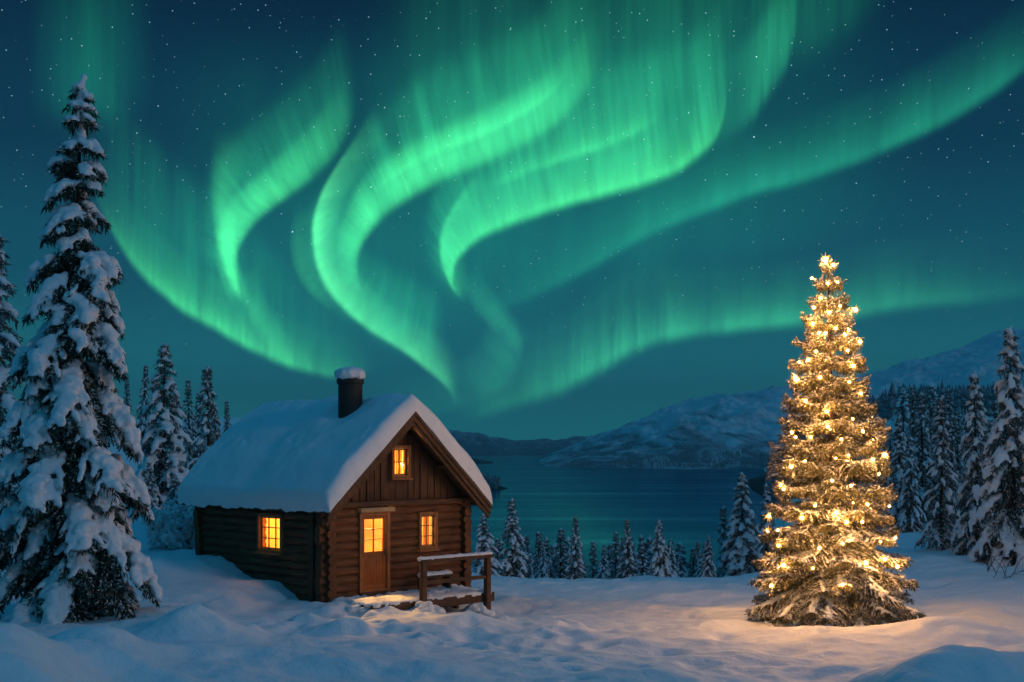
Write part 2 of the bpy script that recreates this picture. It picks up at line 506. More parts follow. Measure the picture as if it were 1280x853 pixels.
def ridge_mesh(name, prof, Y1, Y2, Y3, mtl, label, amp, freq, seed, na=620, nr=240, foot=None):
    pxs = np.array([q[0] for q in prof], float); pys = np.array([q[1] for q in prof], float)
    px = np.linspace(pxs[0], pxs[-1], na)
    ridge = HC + (HOR - np.interp(px, pxs, pys)) / F * Y2 - LZ
    # smooth the ridge line
    k = np.hanning(15); k /= k.sum()
    ridge = np.convolve(np.pad(ridge, 7, mode='edge'), k, 'valid')
    t = np.linspace(0, 1, nr)
    Yd = np.concatenate([Y1 + (Y2 - Y1) * t, Y2 + (Y3 - Y2) * np.linspace(0, 1, 30)[1:]])
    up = np.concatenate([t ** 1.15 * .55 + .45 * (t * t * (3 - 2 * t)), 1 - .9 * np.linspace(0, 1, 30)[1:] ** 1.5])
    RR, YY = np.meshgrid((px - 640) / F, Yd, indexing='ij')
    XX = RR * YY
    HH = ridge[:, None] * up[None, :]
    dn = fbm(XX * freq, YY * freq, seed, 6, .55)
    rd = 1 - 2 * np.abs(fbm(XX * freq * 1.3 + 9, YY * freq * .8, seed + 5, 5, .5))
    env = np.clip(HH / 60, 0, 1)
    rd2 = 1 - 2 * np.abs(fbm(XX * freq * 3.7 + YY * freq * 2, YY * freq * 1.6 - 4, seed + 9, 5, .6))
    ZZ = LZ - 3 + HH + env * (amp * .8 * dn + amp * .45 * (rd - .6) + amp * .42 * (rd2 - .6))
    me = np_mesh(name, np.stack([XX, YY, ZZ], -1).reshape(-1, 3), grid_faces(na, len(Yd)))
    o = finish(me, name, mtl)
    return tag(o, label, kind='structure')
ridge_mesh('mountain', [(560, 604), (640, 590), (690, 563), (740, 545), (790, 528), (850, 497), (900, 491), (960, 487), (1020, 478), (1080, 467), (1150, 449), (1250, 420), (1350, 400), (1600, 370)],
           1245, 2300, 3000, M['mtn'], 'snowy mountain across the lake rising to the right', 20, .008, 27)
ridge_mesh('mountain', [(100, 530), (300, 545), (450, 548), (560, 544), (600, 545), (640, 552), (690, 551), (740, 548), (800, 556), (900, 570)],
           3400, 5200, 6200, M['mtn_far'], 'low pale mountain range at the far end of the lake', 60, .002, 33, 300, 90)
ridge_mesh('wooded_hill', [(300, 535), (450, 552), (540, 563), (580, 569), (625, 577), (662, 592)],
           1500, 1900, 2300, M['shore'], 'dark wooded hill on the left shore of the lake', 10, .01, 44, 240, 70)
ridge_mesh('wooded_point', [(380, 578), (470, 583), (560, 591), (600, 597), (630, 603), (650, 608), (668, 614)],
           590, 680, 800, M['shore'], 'low dark wooded point reaching into the lake behind the cabin', 5, .03, 55, 240, 60)
ridge_mesh('wooded_hill', [(930, 600), (1000, 560), (1060, 535), (1120, 517), (1200, 508), (1300, 500), (1600, 480)],
           420, 800, 1000, M['shore'], 'dark wooded slope behind the lit tree on the right', 7, .02, 66, 260, 80)

# ================================================================== aurora: curtains of light high above the far mountains
def catmull(P, n):
    P = np.array(P, float)
    k = len(P)
    Q = np.vstack([2 * P[0] - P[1], P, 2 * P[-1] - P[-2]])
    out = []
    for t in np.linspace(0, k - 1 - 1e-9, n):
        i = int(t); f = t - i
        a, b, c, d = Q[i], Q[i + 1], Q[i + 2], Q[i + 3]
        out.append(.5 * ((2 * b) + (-a + c) * f + (2 * a - 5 * b + 4 * c - d) * f * f + (-a + 3 * b - 3 * c + d) * f ** 3))
    return np.array(out)
PROF_SHARP = [(0, 0), (.05, .30), (.11, .92), (.17, 1), (.30, .70), (.48, .36), (.72, .12), (1, 0)]
PROF_SOFT = [(0, 0), (.12, .30), (.28, .90), (.38, 1), (.52, .80), (.70, .42), (.86, .12), (1, 0)]
PROF_WIDE = [(0, 0), (.10, .35), (.22, .85), (.34, 1), (.55, .75), (.78, .35), (1, 0)]
aur_V, aur_F, aur_UV, aur_MI, aur_M = [], [], [], [], []
def aurora(bottom, top, I, gain=1.0, prof=PROF_SHARP, rays=14, contrast=.5, seed=0, colr=(.07, .80, .22)):
    n, nv = 120, 12
    base = sum(len(a) for a in aur_V)
    B = catmull(bottom, n); T = catmull(top, n)
    Yb = 1800.0 * F / np.maximum(HOR - B[:, 1], 70)
    Yb = np.clip(Yb, 7000, 26000) + 60 * seed
    v = np.linspace(0, 1, nv)
    PX = B[:, None, :] * (1 - v)[None, :, None] + T[:, None, :] * v[None, :, None]
    YY = np.repeat(Yb[:, None], nv, 1)
    P = np.stack([(PX[..., 0] - 640) / F * YY, YY, HC + (HOR - PX[..., 1]) / F * YY], -1)
    aur_V.append(P.reshape(-1, 3))
    f = grid_faces(n, nv)
    aur_F.append(f + base)
    UV = np.stack(np.meshgrid(np.linspace(0, 1, n), v, indexing='ij'), -1).reshape(-1, 2)
    aur_UV.append(UV)
    aur_MI.append(np.full(len(f), len(aur_M)))
    # material: light per height in the curtain, per place along it, and fine upright rays
    m, nt, p = mat('aurora_light'); nt.nodes.remove(p)
    uv = nd(nt, 'ShaderNodeTexCoord'); sp = nd(nt, 'ShaderNodeSeparateXYZ'); nt.links.new(uv.outputs['UV'], sp.inputs[0])
    # wavering of the curtain's lower hem
    mp0 = nd(nt, 'ShaderNodeMapping'); mp0.inputs['Scale'].default_value = (9, .8, 1); mp0.inputs['Location'].default_value = (seed * 3.1, seed, seed)
    nt.links.new(uv.outputs['UV'], mp0.inputs[0])
    nz = noise_tex(nt, mp0, 1.0, 2, .5)
    sh = nd(nt, 'ShaderNodeMath', operation='MULTIPLY_ADD'); nt.links.new(nz.outputs[0], sh.inputs[0]); sh.inputs[1].default_value = -.18; 
    ad0 = nd(nt, 'ShaderNodeMath', operation='ADD'); nt.links.new(sp.outputs[1], ad0.inputs[0]); ad0.inputs[1].default_value = .08
    nt.links.new(ad0.outputs[0], sh.inputs[2])
    rv = nd(nt, 'ShaderNodeValToRGB'); rv.color_ramp.interpolation = 'B_SPLINE'
    while len(rv.color_ramp.elements) < len(prof): rv.color_ramp.elements.new(.5)
    for e, (q, w) in zip(rv.color_ramp.elements, prof): e.position = q; e.color = (w, w, w, 1)
    nt.links.new(sh.outputs[0], rv.inputs[0])
    ru = nd(nt, 'ShaderNodeValToRGB'); ru.color_ramp.interpolation = 'B_SPLINE'
    I2 = list(I)
    while len(ru.color_ramp.elements) < len(I2): ru.color_ramp.elements.new(.5)
    for i, (e, w) in enumerate(zip(ru.color_ramp.elements, I2)):
        e.position = i / (len(I2) - 1); e.color = (w, w, w, 1)
    nt.links.new(sp.outputs[0], ru.inputs[0])
    mp = nd(nt, 'ShaderNodeMapping'); mp.inputs['Scale'].default_value = (rays, .45, 1); mp.inputs['Location'].default_value = (seed * 7.3, seed * 1.7, 0)
    nt.links.new(uv.outputs['UV'], mp.inputs[0])
    ns = noise_tex(nt, mp, 1.0, 3, .6)
    mr = nd(nt, 'ShaderNodeMapRange'); mr.inputs['From Min'].default_value = .28; mr.inputs['From Max'].default_value = .72
    mr.inputs['To Min'].default_value = 1 - contrast * 1.05; mr.inputs['To Max'].default_value = 1 + contrast * .55
    nt.links.new(ns.outputs[0], mr.inputs['Value'])
    # every edge of the sheet fades to nothing
    def edge(sock, gain_, flip):
        a_ = nd(nt, 'ShaderNodeMath', operation='MULTIPLY_ADD'); a_.inputs[1].default_value = -gain_ if flip else gain_; a_.inputs[2].default_value = gain_ if flip else 0
        nt.links.new(sock, a_.inputs[0])
        b_ = nd(nt, 'ShaderNodeMapRange'); b_.interpolation_type = 'SMOOTHSTEP'; nt.links.new(a_.outputs[0], b_.inputs['Value'])
        return b_
    es = [edge(sp.outputs[0], 7, False), edge(sp.outputs[0], 7, True), edge(sp.outputs[1], 4.6, False), edge(sp.outputs[1], 4, True)]
    acc = es[0]
    for e_ in es[1:]:
        q_ = nd(nt, 'ShaderNodeMath', operation='MULTIPLY'); nt.links.new(acc.outputs[0], q_.inputs[0]); nt.links.new(e_.outputs[0], q_.inputs[1]); acc = q_
    m1 = nd(nt, 'ShaderNodeMath', operation='MULTIPLY'); nt.links.new(rv.outputs[0], m1.inputs[0]); nt.links.new(ru.outputs[0], m1.inputs[1])
    m2 = nd(nt, 'ShaderNodeMath', operation='MULTIPLY'); nt.links.new(m1.outputs[0], m2.inputs[0]); nt.links.new(mr.outputs[0], m2.inputs[1])
    m3 = nd(nt, 'ShaderNodeMath', operation='MULTIPLY'); nt.links.new(m2.outputs[0], m3.inputs[0]); m3.inputs[1].default_value = gain
    mpf = nd(nt, 'ShaderNodeMapping'); mpf.inputs['Scale'].default_value = (rays * 3.6, .6, 1); mpf.inputs['Location'].default_value = (seed * 2.3, seed * .7, 4)
    nt.links.new(uv.outputs['UV'], mpf.inputs[0])
    nf_ = noise_tex(nt, mpf, 1.0, 2, .5)
    mf_ = nd(nt, 'ShaderNodeMapRange'); mf_.inputs['From Min'].default_value = .3; mf_.inputs['From Max'].default_value = .7; mf_.inputs['To Min'].default_value = .90; mf_.inputs['To Max'].default_value = 1.10
    nt.links.new(nf_.outputs[0], mf_.inputs['Value'])
    q5 = nd(nt, 'ShaderNodeMath', operation='MULTIPLY'); nt.links.new(acc.outputs[0], q5.inputs[0]); nt.links.new(mf_.outputs[0], q5.inputs[1]); acc = q5
    m4 = nd(nt, 'ShaderNodeMath', operation='MULTIPLY'); nt.links.new(m3.outputs[0], m4.inputs[0]); nt.links.new(acc.outputs[0], m4.inputs[1])
    em = nd(nt, 'ShaderNodeEmission'); em.inputs[0].default_value = (*colr, 1); nt.links.new(m4.outputs[0], em.inputs[1])
    tr = nd(nt, 'ShaderNodeBsdfTransparent'); ads = nd(nt, 'ShaderNodeAddShader')
    nt.links.new(em.outputs[0], ads.inputs[0]); nt.links.new(tr.outputs[0], ads.inputs[1])
    nt.links.new(ads.outputs[0], nt.nodes['Material Output'].inputs[0])
    m.cycles.emission_sampling = 'NONE'
    aur_M.append(m)
def up(P, d):
    d = d if hasattr(d, '__len__') else [d] * len(P)
    return [(x, y - e) for (x, y), e in zip(P, d)]
AG = 1.0
PROF_CORE = [(0, 0), (.05, .25), (.12, .85), (.18, 1), (.28, .66), (.42, .34), (.64, .12), (1, 0)]
A = [(95, 215), (130, 285), (165, 342), (215, 390), (270, 424), (330, 456), (380, 474), (430, 480), (480, 470)]
aurora(A, up(A, [110, 110, 105, 95, 90, 85, 80, 70, 60]), [0, .05, .50, .85, 1.0, 1.0, .80, .38, 0], AG, prof=PROF_CORE, rays=18, seed=1, contrast=.4)
aurora(A, up(A, [240, 240, 230, 220, 200, 180, 150, 110, 60]), [0, .03, .18, .28, .28, .24, .2, .1, 0], AG * .8, rays=22, seed=17, prof=PROF_WIDE, colr=(.03, .66, .27), contrast=.6)
# left sweep
B = [(310, 394), (302, 350), (304, 314), (327, 281), (367, 251), (407, 221), (436, 180), (452, 130)]
aurora(B, [(288, 394), (270, 345), (263, 300), (280, 250), (330, 200), (380, 150), (415, 105), (440, 60)], [0, .85, .90, .80, .62, .40, .12, 0], AG, rays=12, seed=2, prof=PROF_WIDE)
aurora(B, [(275, 394), (245, 330), (245, 260), (260, 190), (316, 130), (372, 80), (410, 30), (440, -20)], [0, .2, .30, .32, .28, .22, .12, 0], AG, rays=16, seed=18, prof=PROF_WIDE, colr=(.04, .7, .27), contrast=.6)
aurora([(305, 390), (281, 350), (267, 305), (259, 255), (258, 200), (262, 150)], [(322, 390), (310, 350), (300, 305), (306, 255), (314, 200), (325, 150)], [0, .70, .66, .40, .10, 0], AG, rays=6, seed=3, prof=PROF_SOFT, contrast=.3)
# main sweep, bright left edge and hook
aurora([(572, 524), (556, 490), (502, 446), (455, 416), (413, 378), (390, 333), (385, 285), (396, 242), (418, 203), (445, 160), (470, 105)],
       [(582, 460), (566, 428), (530, 398), (490, 372), (456, 335), (436, 300), (434, 262), (450, 226), (478, 186), (510, 148), (540, 105)],
       [0, 1.0, .78, .80, .95, 1.0, 1.0, .64, .22, .04, 0], AG * 1.1, rays=14, seed=4, contrast=.35, colr=(.11, .86, .27))
aurora([(556, 490), (520, 462), (470, 440), (420, 404), (384, 360), (372, 300), (380, 240)], [(566, 380), (540, 340), (500, 320), (470, 300), (450, 270), (450, 220), (460, 170)], [0, .40, .36, .34, .34, .26, 0], AG, rays=12, seed=19, prof=PROF_SOFT, colr=(.04, .7, .27), contrast=.5)
C2 = [(466, 390), (452, 348), (456, 314), (481, 282), (521, 254), (571, 230), (631, 206), (691, 172), (738, 122), (765, 60)]
aurora(C2, [(440, 384), (420, 335), (418, 285), (444, 222), (490, 180), (548, 150), (610, 122), (673, 84), (722, 34), (750, -20)], [0, .45, .68, .80, .84, .84, .76, .50, .20, 0], AG, rays=17, seed=5, prof=PROF_WIDE)
aurora(C2, [(430, 380), (400, 330), (402, 270), (430, 170), (480, 110), (540, 60), (602, 30), (665, 0), (715, -50), (745, -90)], [0, .15, .28, .36, .40, .38, .34, .24, .10, 0], AG, rays=22, seed=20, prof=PROF_WIDE, colr=(.04, .7, .27), contrast=.6)
C3 = [(455, 262), (500, 226), (560, 196), (620, 172), (680, 136), (720, 90)]
aurora(C3, up(C3, [60, 70, 75, 75, 70, 60]), [0, .30, .42, .40, .28, 0], AG, rays=12, seed=21, prof=PROF_CORE, contrast=.45)
aurora([(420, 400), (385, 372), (362, 335), (358, 290), (368, 250)], [(440, 380), (412, 350), (398, 320), (398, 285), (405, 250)], [0, .22, .28, .15, 0], AG, prof=PROF_SOFT, rays=6, seed=6, contrast=.3)
# right sweep
Dd = [(582, 390), (570, 356), (579, 327), (611, 305), (661, 284), (721, 265), (791, 247), (852, 224), (893, 190), (908, 148), (912, 95)]
aurora(Dd, [(552, 384), (538, 322), (546, 272), (588, 222), (642, 196), (705, 176), (776, 155), (838, 128), (880, 95), (898, 55), (906, 5)],
       [0, .62, .85, .90, .92, .98, 1.0, .86, .44, .14, 0], AG * 1.05, rays=18, seed=7, prof=PROF_CORE, contrast=.4)
aurora(Dd, [(540, 384), (525, 310), (530, 240), (575, 150), (632, 100), (698, 70), (770, 50), (832, 30), (876, 10), (896, -20), (904, -60)],
       [0, .2, .34, .42, .46, .48, .50, .46, .28, .10, 0], AG, rays=24, seed=22, prof=PROF_WIDE, colr=(.04, .7, .27), contrast=.6)
aurora([(580, 385), (555, 350), (545, 310), (552, 272), (574, 235), (600, 200)], [(596, 380), (590, 348), (588, 318), (600, 292), (620, 268), (650, 240)], [0, .70, .72, .45, .2, 0], AG, rays=7, seed=8, contrast=.3)
D4 = [(600, 250), (660, 226), (720, 206), (780, 186), (838, 154)]
aurora(D4, up(D4, [60, 70, 80, 85, 85]), [0, .30, .46, .44, 0], AG, rays=13, seed=9, prof=PROF_CORE, contrast=.45)
D3 = [(430, 190), (520, 205), (610, 205), (700, 195), (800, 180), (880, 160), (960, 130), (1030, 100), (1085, 60), (1130, 20)]
aurora(D3, up(D3, [330, 350, 360, 360, 350, 340, 320, 300, 280, 260]), [0, .22, .34, .40, .44, .42, .34, .32, .20, 0], AG * .42, rays=22, seed=10, prof=PROF_WIDE, contrast=.5, colr=(.03, .62, .27))
D6 = [(870, 215), (930, 180), (960, 140), (985, 100), (1000, 40)]
aurora(D6, up(D6, [150, 150, 150, 150, 150]), [0, .3, .42, .30, 0], AG, rays=6, seed=15, prof=PROF_WIDE, contrast=.4, colr=(.04, .66, .27))
aurora([(568, 345), (590, 392), (622, 428), (650, 456)], [(600, 320), (622, 360), (650, 392), (676, 416)], [0, .32, .26, 0], AG * .8, rays=6, seed=11, prof=PROF_SOFT, colr=(.05, .62, .27), contrast=.3)
R2 = [(655, 400), (660, 445), (645, 485), (605, 512), (550, 528), (490, 540)]
aurora(R2, [(x - 55, y - 62) for x, y in R2], [0, .26, .34, .34, .28, 0], AG * .8, rays=9, seed=23, prof=PROF_WIDE, colr=(.05, .62, .27), contrast=.5)
aurora([(292, 340), (304, 392), (330, 440), (372, 476)], [(322, 320), (336, 366), (364, 410), (402, 446)], [0, .40, .34, 0], AG * .8, rays=6, seed=24, prof=PROF_SOFT, contrast=.3)
# long arm to the right
E = [(560, 425), (640, 394), (720, 358), (800, 313), (900, 271), (1000, 240), (1100, 205), (1190, 163), (1280, 103), (1350, 40)]
aurora(E, up(E, [100, 100, 100, 105, 110, 110, 115, 120, 120, 120]), [0, .16, .24, .38, .48, .50, .52, .46, .34, .2], AG * .70, rays=16, seed=12, contrast=.35, colr=(.03, .66, .31))
# low band on the right
Fb = [(540, 560), (620, 530), (690, 510), (738, 488), (782, 461), (832, 441), (905, 428), (1000, 421), (1110, 404), (1250, 388), (1400, 366)]
aurora(Fb, up(Fb, [110, 120, 130, 140, 140, 125, 110, 110, 120, 120, 120]), [0, .34, .50, .80, .66, .56, .50, .46, .30, .16, 0], AG * 1.15, rays=20, seed=13, prof=PROF_CORE, contrast=.5, colr=(.06, .72, .27))
G = [(30, 175), (70, 185), (110, 190), (150, 180), (200, 165)]
aurora(G, up(G, 260), [0, .10, .34, .12, 0], AG * .7, rays=5, seed=14, prof=PROF_WIDE, contrast=.3, colr=(.02, .6, .3))
Hh = [(120, 420), (350, 470), (560, 480), (760, 430), (960, 390), (1200, 330)]
aurora(Hh, up(Hh, [420, 470, 500, 460, 430, 400]), [0, .14, .2, .18, .12, 0], AG * .8, rays=8, seed=16, prof=PROF_WIDE, contrast=.4, colr=(.02, .6, .32))
ame = np_mesh('aurora', np.vstack(aur_V), np.vstack(aur_F))
uvl = ame.uv_layers.new(name='UVMap')
vi = np.zeros(len(ame.loops), dtype=np.int32); ame.loops.foreach_get('vertex_index', vi)
uvl.data.foreach_set('uv', np.vstack(aur_UV)[vi].astype(np.float32).ravel())
aur = finish(ame, 'aurora', aur_M, mi=np.concatenate(aur_MI).astype(np.int32).tolist())
tag(aur, 'green northern lights rippling in bands across the night sky', kind='stuff')

# ================================================================== trees
def _ico(sub):
    bm = bmesh.new(); bmesh.ops.create_icosphere(bm, subdivisions=sub, radius=1)
    bm.verts.index_update()
    v = np.array([q.co for q in bm.verts]); f = np.array([[q.index for q in t.verts] for t in bm.faces])
    bm.free(); return v, f
ICO_V, ICO_F = _ico(1)
tex_cloud = bpy.data.textures.new('snow_lumps', 'CLOUDS'); tex_cloud.noise_scale = .15; tex_cloud.noise_depth = 4

def blobs_mesh(name, blobs, voxel, disp=.03, smooth=2):
    """merge ellipsoids (centre, three axis vectors) into one lumpy snow skin"""
    C = np.array([b[0] for b in blobs]); A = np.array([b[1] for b in blobs])      # A: (n,3,3) rows are axis vectors
    V = np.einsum('vk,nkj->nvj', ICO_V, A) + C[:, None, :]
    Fc = ICO_F[None] + (np.arange(len(blobs)) * len(ICO_V))[:, None, None]
    me = np_mesh(name + '_src', V.reshape(-1, 3), Fc.reshape(-1, 3))
    o = bpy.data.objects.new(name + '_src', me); col.objects.link(o)
    rm = o.modifiers.new('r', 'REMESH'); rm.mode = 'VOXEL'; rm.voxel_size = voxel
    if smooth:
        s = o.modifiers.new('s', 'SMOOTH'); s.factor = .5; s.iterations = smooth
    if disp:
        d = o.modifiers.new('d', 'DISPLACE'); d.texture = tex_cloud; d.strength = disp; d.mid_level = .5; d.texture_coords = 'LOCAL'
    dg = bpy.context.evaluated_depsgraph_get(); dg.update()
    res = bpy.data.meshes.new_from_object(o.evaluated_get(dg))
    res.name = name
    bpy.data.objects.remove(o); bpy.data.meshes.remove(me)
    res.materials.clear()
    return res

UPV = np.array([0, 0, 1.0])
LIT_Z = [0, .16, .38, .6, .71, .83, .94, 1]
LIT_R = [1.03, 1.0, .78, .57, .43, .28, .11, .02]
def unit(a): return a / max(np.linalg.norm(a), 1e-9)

class Needles:
    def __init__(self): self.P = []; self.D = []; self.W = []
    def put(self, p, d, w): self.P.append(p); self.D.append(d); self.W.append(w)
    def mesh(self, name, r):
        P = np.concatenate(self.P); D = np.concatenate(self.D); W = np.concatenate(self.W)
        rv = r.normal(size=P.shape); S = np.cross(D, rv); S /= np.linalg.norm(S, axis=1, keepdims=True) + 1e-9
        S = S * W[:, None]
        mid = P + D * .45
        V = np.stack([P - S * .35, mid - S, P + D, mid + S], 1).reshape(-1, 3)
        F_ = np.arange(len(V)).reshape(-1, 4)
        return np_mesh(name, V, F_)

def spruce(seed, H, RB, n_br, step=.075, tuft=.11, tw=.014, z0=.06, droop=1.0, snow=1.0, voxel=.035, expo=.85, dens=1.0, style='heavy', tiers=0, snow_blob_twig=True, lo_cut=None, lean=0):
    """returns trunk, needle, snow (and frost) meshes of a spruce standing at the origin"""
    r = np.random.default_rng(seed)
    ND = Needles(); FR = Needles(); blobs = []
    tr = MB()
    zz = np.linspace(-.4, H, 14)
    sway = np.cumsum(r.normal(0, .012 * H / 10, 14)) * .6
    zt_ = np.linspace(-.4, H, 60)
    tr.tube([(np.interp(z, zz, sway) + lean * (max(z, 0) / H) ** 1.5, 0, z) for z in zt_], [max(.014 * H * (1 - z / H) ** .9 + .008, .006) for z in np.clip(zt_, 0, H)], 9)
    def spine(z): return np.array([np.interp(z, zz, sway) + lean * (max(z, 0) / H) ** 1.5, 0, z])
    ga = r.uniform(0, 6.28)
    plan = []
    if style == 'light':
        nt0 = 18
        for i in range(nt0):
            zf_ = z0 + (.955 - z0) * (i / (nt0 - 1)) ** .97
            nb_ = int(round(np.interp(zf_, [0, .3, .7, 1], [15, 13, 9, 5])))
            tf = r.uniform(.92, 1.06); a0_ = r.uniform(0, 6.28)
            for j in range(nb_):
                plan.append((zf_ + r.normal(0, .0035), a0_ + 6.2832 * j / nb_ + r.normal(0, .10), tf * r.uniform(.84, 1.05)))
            for j in range(nb_ // 2):
                plan.append((zf_ + .02 + r.normal(0, .004), r.uniform(0, 6.28), r.uniform(.55, .75)))
        n_br = len(plan)
    for k in range(n_br):
        q = k / (n_br - 1)
        zf = z0 + (.985 - z0) * (1 - (1 - q) ** 1.12)
        zf = min(max(zf + r.normal(0, .006), z0), .985)
        tier = 1.0
        if style == 'light': zf, ga, tier = plan[k]; zf = min(max(zf, z0), .985)
        elif style == 'heavy' and tiers and zf < .93:
            if r.random() < .82: zf = min(max(round(zf / tiers) * tiers + r.normal(0, .004), z0), .985)
            else: tier = .6
        z = zf * H
        if style == 'heavy': ga += 2.39996 + r.normal(0, .35)
        if style == 'heavy':
            L = RB * ((1 - zf) ** expo) * r.uniform(.72, 1.12) * tier + .05
        else:
            L = RB * np.interp(zf, LIT_Z, LIT_R) * tier + .04
        if style == 'heavy': L *= (1.0 if r.random() > .18 else .6)
        bare = style == 'heavy' and r.random() < .13
        out = np.array([math.cos(ga), math.sin(ga), 0.0])
        # pitch: upper boughs rise, lower boughs hang
        if style == 'heavy':
            a0 = np.interp(zf, [0, .3, .7, 1], [-.30, -.22, .0, .45]) + r.normal(0, .08)
            b0 = droop * 1.2 * np.interp(zf, [0, .4, .8, 1], [.42, .48, .45, .2]) * r.uniform(.7, 1.3); c0 = 0
        else:
            a0 = np.interp(zf, [0, .10, .35, .7, 1], [-.30, -.16, -.10, .05, .65]) + r.normal(0, .05)
            b0 = np.interp(zf, [0, .12, .4, .8, 1], [.02, .42, .36, .26, .1]) * r.uniform(.8, 1.2)
            c0 = np.interp(zf, [0, .12, .4, .8, 1], [.0, .22, .38, .40, .2])
        bend = r.normal(0, .18); side0 = np.cross(UPV, out)
        def P(t):
            return spine(z) + out * L * t * (1 - .10 * t) + side0 * (bend * L * t * t) + UPV * L * (a0 * t - b0 * t ** 2 + c0 * t ** 4)
        ts = np.linspace(0, 1, 7)
        tr.tube([P(t) for t in ts], [max(.011 * L * (1 - t) + .004, .004) for t in ts], 4, caps=False)
        nt_ = max(int(L / step), 4)
        for j in range(nt_):
            t = .10 + .90 * (j + r.random() * .6) / nt_
            if t > 1: t = 1.0
            p = P(t); T = unit(P(min(t + .03, 1.03)) - P(t - .03)); S = unit(np.cross(T, UPV))
            sg = 1 if j % 2 else -1
            env = min(t / .35, 1) * (1 - t) ** .6
            lt = (L * (.50 if style == 'heavy' else .40) * env + .10 * min(L, 1) + .03) * r.uniform(.7, 1.2)
            d0 = unit(T * .75 + S * sg * .85 + UPV * (-.16 if style == 'heavy' else -.05) + r.normal(0, .1, 3))
            nn = max(int(lt / .030 * dens), 4)
            kk = (np.arange(nn) + r.random(nn)) / nn
            hang = (.38 if style == 'heavy' else .26)
            Q = p + d0 * (lt * kk)[:, None] - UPV * (hang * lt * kk ** 2)[:, None]
            dd = d0 + r.normal(0, .50, (nn, 3)) + np.array([0, 0, -.35 if style == 'heavy' else -.10])
            dd /= np.linalg.norm(dd, axis=1, keepdims=True)
            ln = tuft * r.uniform(.7, 1.3, nn)
            ND.put(Q, dd * ln[:, None], tw * r.uniform(.7, 1.3, nn))
            # hanging twiglets under the bough
            if style == 'heavy' or r.random() < .45:
                nh = max(int(nn * .7), 2)
                Qh = p + d0 * (lt * r.random(nh))[:, None] - UPV * (hang * .3 * lt) + r.normal(0, .02, (nh, 3))
                dh = np.array([0, 0, -1.0]) + r.normal(0, .35, (nh, 3)); dh /= np.linalg.norm(dh, axis=1, keepdims=True)
                hl = tuft * r.uniform(1.0, 2.0, nh)
                ND.put(Qh, dh * hl[:, None], tw * r.uniform(.8, 1.4, nh))
            if True:                                   # frost on the upper side of the twigs
                nf = max(int(nn * ((.75 + .7 * max(0, .25 - zf) / .25) if style != 'heavy' else .75)), 2)
                kf = r.random(nf) ** .7
                Qf = p + d0 * (lt * kf)[:, None] - UPV * (hang * lt * kf ** 2)[:, None] + UPV * (.018 + .02 * r.random(nf))[:, None]
                df_ = d0 + r.normal(0, .4, (nf, 3)) + np.array([0, 0, .1]); df_ /= np.linalg.norm(df_, axis=1, keepdims=True)
                FR.put(Qf, df_ * (tuft * r.uniform(.6, 1.0, nf))[:, None], tw * 1.0 * r.uniform(.7, 1.2, nf))
            if snow and snow_blob_twig and t > .22:
                thick = (.050 if style == 'heavy' else .020) * snow * (.55 + .45 * min(L, 1.6))
                for kq in (.25, .55, .85):
                    if r.random() < (.55 if style == 'heavy' else .55) or (style == 'heavy' and (bare or t < .4)): continue
                    rad = thick * (1.25 - .55 * kq) * r.uniform(.75, 1.2)
                    c = p + d0 * lt * kq - UPV * (hang * lt * kq ** 2) + UPV * (rad * .75 + .012)
                    sd = unit(np.cross(d0, UPV)); nm = unit(np.cross(sd, d0))
                    blobs.append((c, [(d0 - UPV * hang * kq) * max(lt * .36, rad * 1.5), sd * rad * 1.15, nm * rad * .85]))
        low = np.interp(zf, [0, .12, .3], [.62, .78, 1.0]) if style == 'heavy' else np.interp(zf, [0, .12, .22], [2.6, 1.8, 1])
        if snow and not bare:
            nb = max(int(L / .11), 3)
            wid = (.105 if style == 'heavy' else .034) * snow * low * (.45 + .55 * min(L, 1.7))
            thick = (.085 if style == 'heavy' else .026) * snow * low * (.5 + .5 * min(L, 1.6))
            for j in range(nb):
                t = (.34 if style == 'heavy' else .24) + (.70 if style == 'heavy' else .78) * (j + .5) / nb
                if r.random() < (.07 if style == 'heavy' or zf < .15 else .25): continue
                prof = min((t - .12) / .4, 1.0) * (1 - .45 * max(0, (t - .8) / .22))
                p = P(min(t, 1.0)); T = unit(P(t + .03) - P(t - .03)); S = unit(np.cross(T, UPV)); N = unit(np.cross(S, T))
                w = wid * prof * r.uniform(.75, 1.3); h = thick * prof * r.uniform(.75, 1.3)
                c = p + N * h * .75 + S * r.normal(0, w * .35)
                blobs.append((c, [T * max(L / nb * 1.1, h), S * w * (1.15 if style == 'heavy' else 1), N * h]))
    # leader
    nn = int(60 * dens); kz = r.random(nn)
    Pz = np.array([spine(H * (.90 + .10 * a)) for a in kz]); dz = r.normal(0, .6, (nn, 3)) + np.array([0, 0, .5]); dz /= np.linalg.norm(dz, axis=1, keepdims=True)
    ND.put(Pz, dz * (tuft * r.uniform(.7, 1.2, nn))[:, None], tw * np.ones(nn))
    if snow and style == 'heavy':
        for a in np.linspace(.90, 1.005, 9):
            rr_ = .085 * (1.12 - a) / .2 * (H / 11) + .03
            blobs.append((spine(H * a) + np.array([r.normal(0, .03), r.normal(0, .03), 0]), [np.array([rr_, 0, 0]), np.array([0, rr_, 0]), np.array([0, 0, rr_ * 1.3])]))
    me_t = bpy.data.meshes.new('trunk'); me_t.from_pydata(tr.v, [], tr.f)
    me_t.polygons.foreach_set('use_smooth', [True] * len(me_t.polygons))
    me_n = ND.mesh('foliage', r)
    me_s = blobs_mesh('snow', blobs, voxel, .05 if style == 'heavy' else .02, 2 if style == 'heavy' else 1) if blobs else None
    me_f = FR.mesh('frost', r) if FR.P else None
    return me_t, me_n, me_s, me_f

